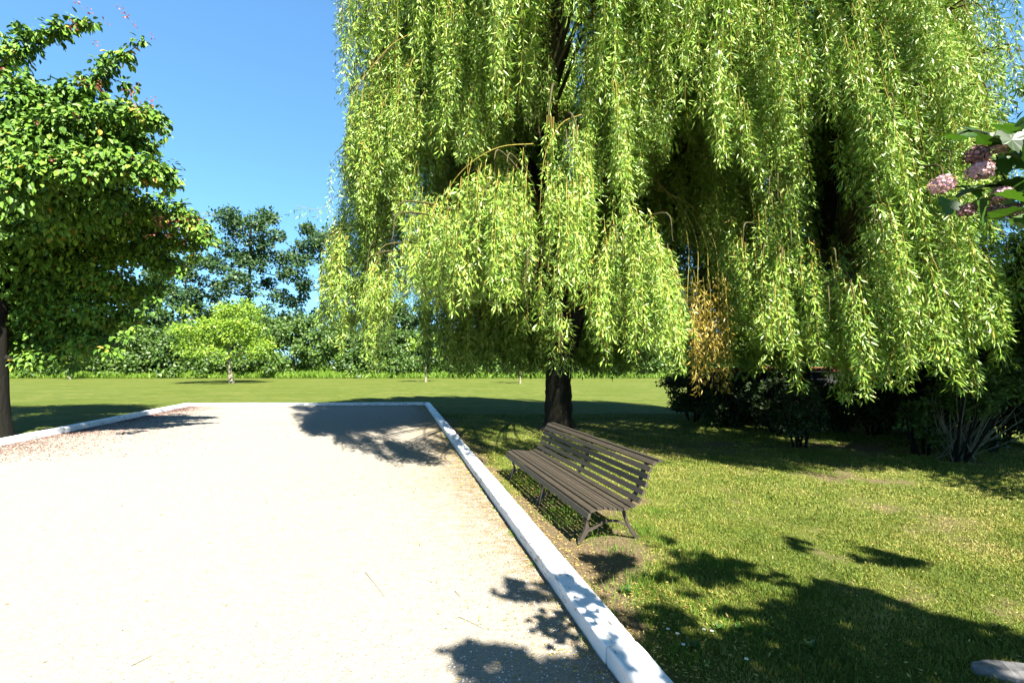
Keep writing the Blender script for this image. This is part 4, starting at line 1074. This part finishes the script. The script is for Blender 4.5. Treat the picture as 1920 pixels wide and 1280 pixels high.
p = B0+uB*s_[:, None]+np.array([uB[1], -uB[0], 0])*d_[:, None]; k = r.random(n) < fbm(p[:, 0]*1.2, p[:, 1]*1.2, 3, 55)*1.3; p = p[k]; n = len(p); p[:, 2] = .010+r.random(n)*.004
ax = r.normal(0, 1, (n, 3)); ax[:, 2] *= .15; nr = r.normal(0, .3, (n, 3)); nr[:, 2] += 1
leaves(mb, p, ax, nr, r.uniform(.025, .05, n), r.uniform(.015, .03, n), r.random(n))
o = mb.build('fallen_petals', M_petal); tag(o, 'reddish fallen seeds and petals along the left edging', 'petals', kind='stuff')
# pebbles
mb = MB(); n = 9000; y = 1.9+4.5*r.random(n)**1.6; x = r.uniform(-1.15, .62, n)*y
k = distA(x, y) < -0.02; x, y = x[k], y[k]; n = len(x); s3 = r.uniform(.003, .0075, n)
oc = np.array([[1, 0, 0], [0, 1, 0], [-1, 0, 0], [0, -1, 0], [0, 0, 1.0]])
V = np.stack([x, y, np.full(n, .006)], 1)[:, None, :]+oc[None]*s3[:, None, None]*r.uniform(.6, 1.3, (n, 5, 1))*[1, 1, .8]
i = np.arange(n)[:, None]*5
mb.add(V, np.concatenate([i+np.array([[a, (a+1) % 4, 4]]) for a in range(4)]), .5)
def m_peb():
    m, nt, b, out = newmat('pebble')
    n_ = noise(nt, 40, 2); nt.links.new(ramp(nt, n_, [(0.3, (0.22, 0.19, 0.17)), (0.5, (0.5, 0.46, 0.40)), (0.7, (0.62, 0.58, 0.52))]), b.inputs['Base Color']); b.inputs['Roughness'].default_value = .9; return m
M_peb = m_peb()
o = mb.build('pebbles', M_peb); tag(o, 'loose small pebbles on the gravel surface', 'pebbles', kind='stuff')

# twigs on the gravel
tws = [((685, 1072), (700, 1090), (722, 1119), 'long thin curved twig lying on the gravel left of the beam'),
       ((860, 1155), (885, 1166), (908, 1178), 'thin straight twig on the gravel near the lowest gravel shadows'),
       ((853, 1107), (862, 1116), (864, 1119), 'very short twig on the gravel between the two longer ones'),
       ((246, 1247), (268, 1236), (288, 1226), 'pale straight twig at the lower left of the gravel'),
       ((634, 995), (652, 991), (670, 989), 'faint pale twig far out in the middle of the gravel')]
for a, b, c, lab in tws:
    q = smooth_path([G(*a, .012), G(*b, .014), G(*c, .012)], 9); mb = MB(); tube(mb, q, np.linspace(.0022, .0012, 9), 5)
    o = mb.build('fallen_twig', M_pale, loc=q[0]*[1, 1, 0]); tag(o, lab, 'twig', 'twigs lying on the gravel')

# daisies
ds = [(1250, 1192, 'daisy nearest the white beam, left of its neighbour'), (1268, 1201, 'daisy just right of the one nearest the white beam'), (1318, 1193, 'daisy, highest of those in the shaded grass'),
      (1333, 1196, 'daisy immediately right of the highest shaded daisy'), (1279, 1222, 'daisy below the pair nearest the beam'), (1397, 1250, 'lone daisy lowest and farthest right in the shaded grass')]
for px, py, lab in ds:
    b = G(px, py); b[2] = 0; o = empty('daisy', b, 'small white '+lab, 'flower', 'white daisies in the shaded grass')
    mb = MB(); tube(mb, np.array([b, b+[.004, 0, .03], b+[.006, -.004, .05]]), .0012, 4); part(mb, 'stalk', M_tall, o)
    c = b+[.006, -.004, .05]; mb = MB(); n = 16; th = np.arange(n)*2*math.pi/n
    dr = np.stack([np.cos(th), np.sin(th)-.15, .15+0*th], 1); leaves(mb, np.repeat(c[None], n, 0), dr, np.tile([0, -.2, 1.0], (n, 1)), np.full(n, .013), np.full(n, .006), np.full(n, .8)); part(mb, 'petals', M_white, o)
    mb = MB(); tube(mb, np.array([c, c+[0, 0, .002], c+[0, 0, .004]]), [.004, .0045, .002], 8); part(mb, 'centre', M_yellow, o)
# broad-leaved weeds
wd_ = [(1178, 1112, .07, 'broad-leaved weed with upright leaves at the sunlit shadow edge beside the beam', 10), (1105, 1165, .06, 'small weed growing on the gravel side of the near beam', 9), (1345, 1180, .05, 'low broad-leaved weed right of the highest shaded daisies', 12),
       (1300, 1215, .055, 'large flat weed in the dark grass below the daisies', 12), (1440, 1195, .045, 'low weed in the middle of the foreground shade', 9), (1520, 1215, .05, 'flat weed rosette farthest right in the foreground shade', 10), (1385, 1180, .04, 'small weed next to the low broad-leaved weed', 8)]
for px, py, s_, lab, n in wd_:
    b = G(px, py); b[2] = 0; mb = MB(); a = r.uniform(0, 6.28, n)
    ax = np.stack([np.cos(a), np.sin(a), r.uniform(.2, 1.1, n)], 1); st = b+ax*.01
    off = np.stack([np.cos(a), np.sin(a), 0*a], 1)*r.uniform(.0, .012, (n, 1))
    leaves(mb, b+off+[0, 0, .006], ax, np.tile([0, 0, 1.0], (n, 1))+r.normal(0, .2, (n, 3)), s_*r.uniform(.7, 1.2, n), s_*.65*r.uniform(.7, 1.2, n), np.clip(r.normal(.55, .2, n), 0, 1), True)
    o = mb.build('weed', M_vib, loc=b); tag(o, lab, 'weed', 'weeds in the foreground')
print('done')
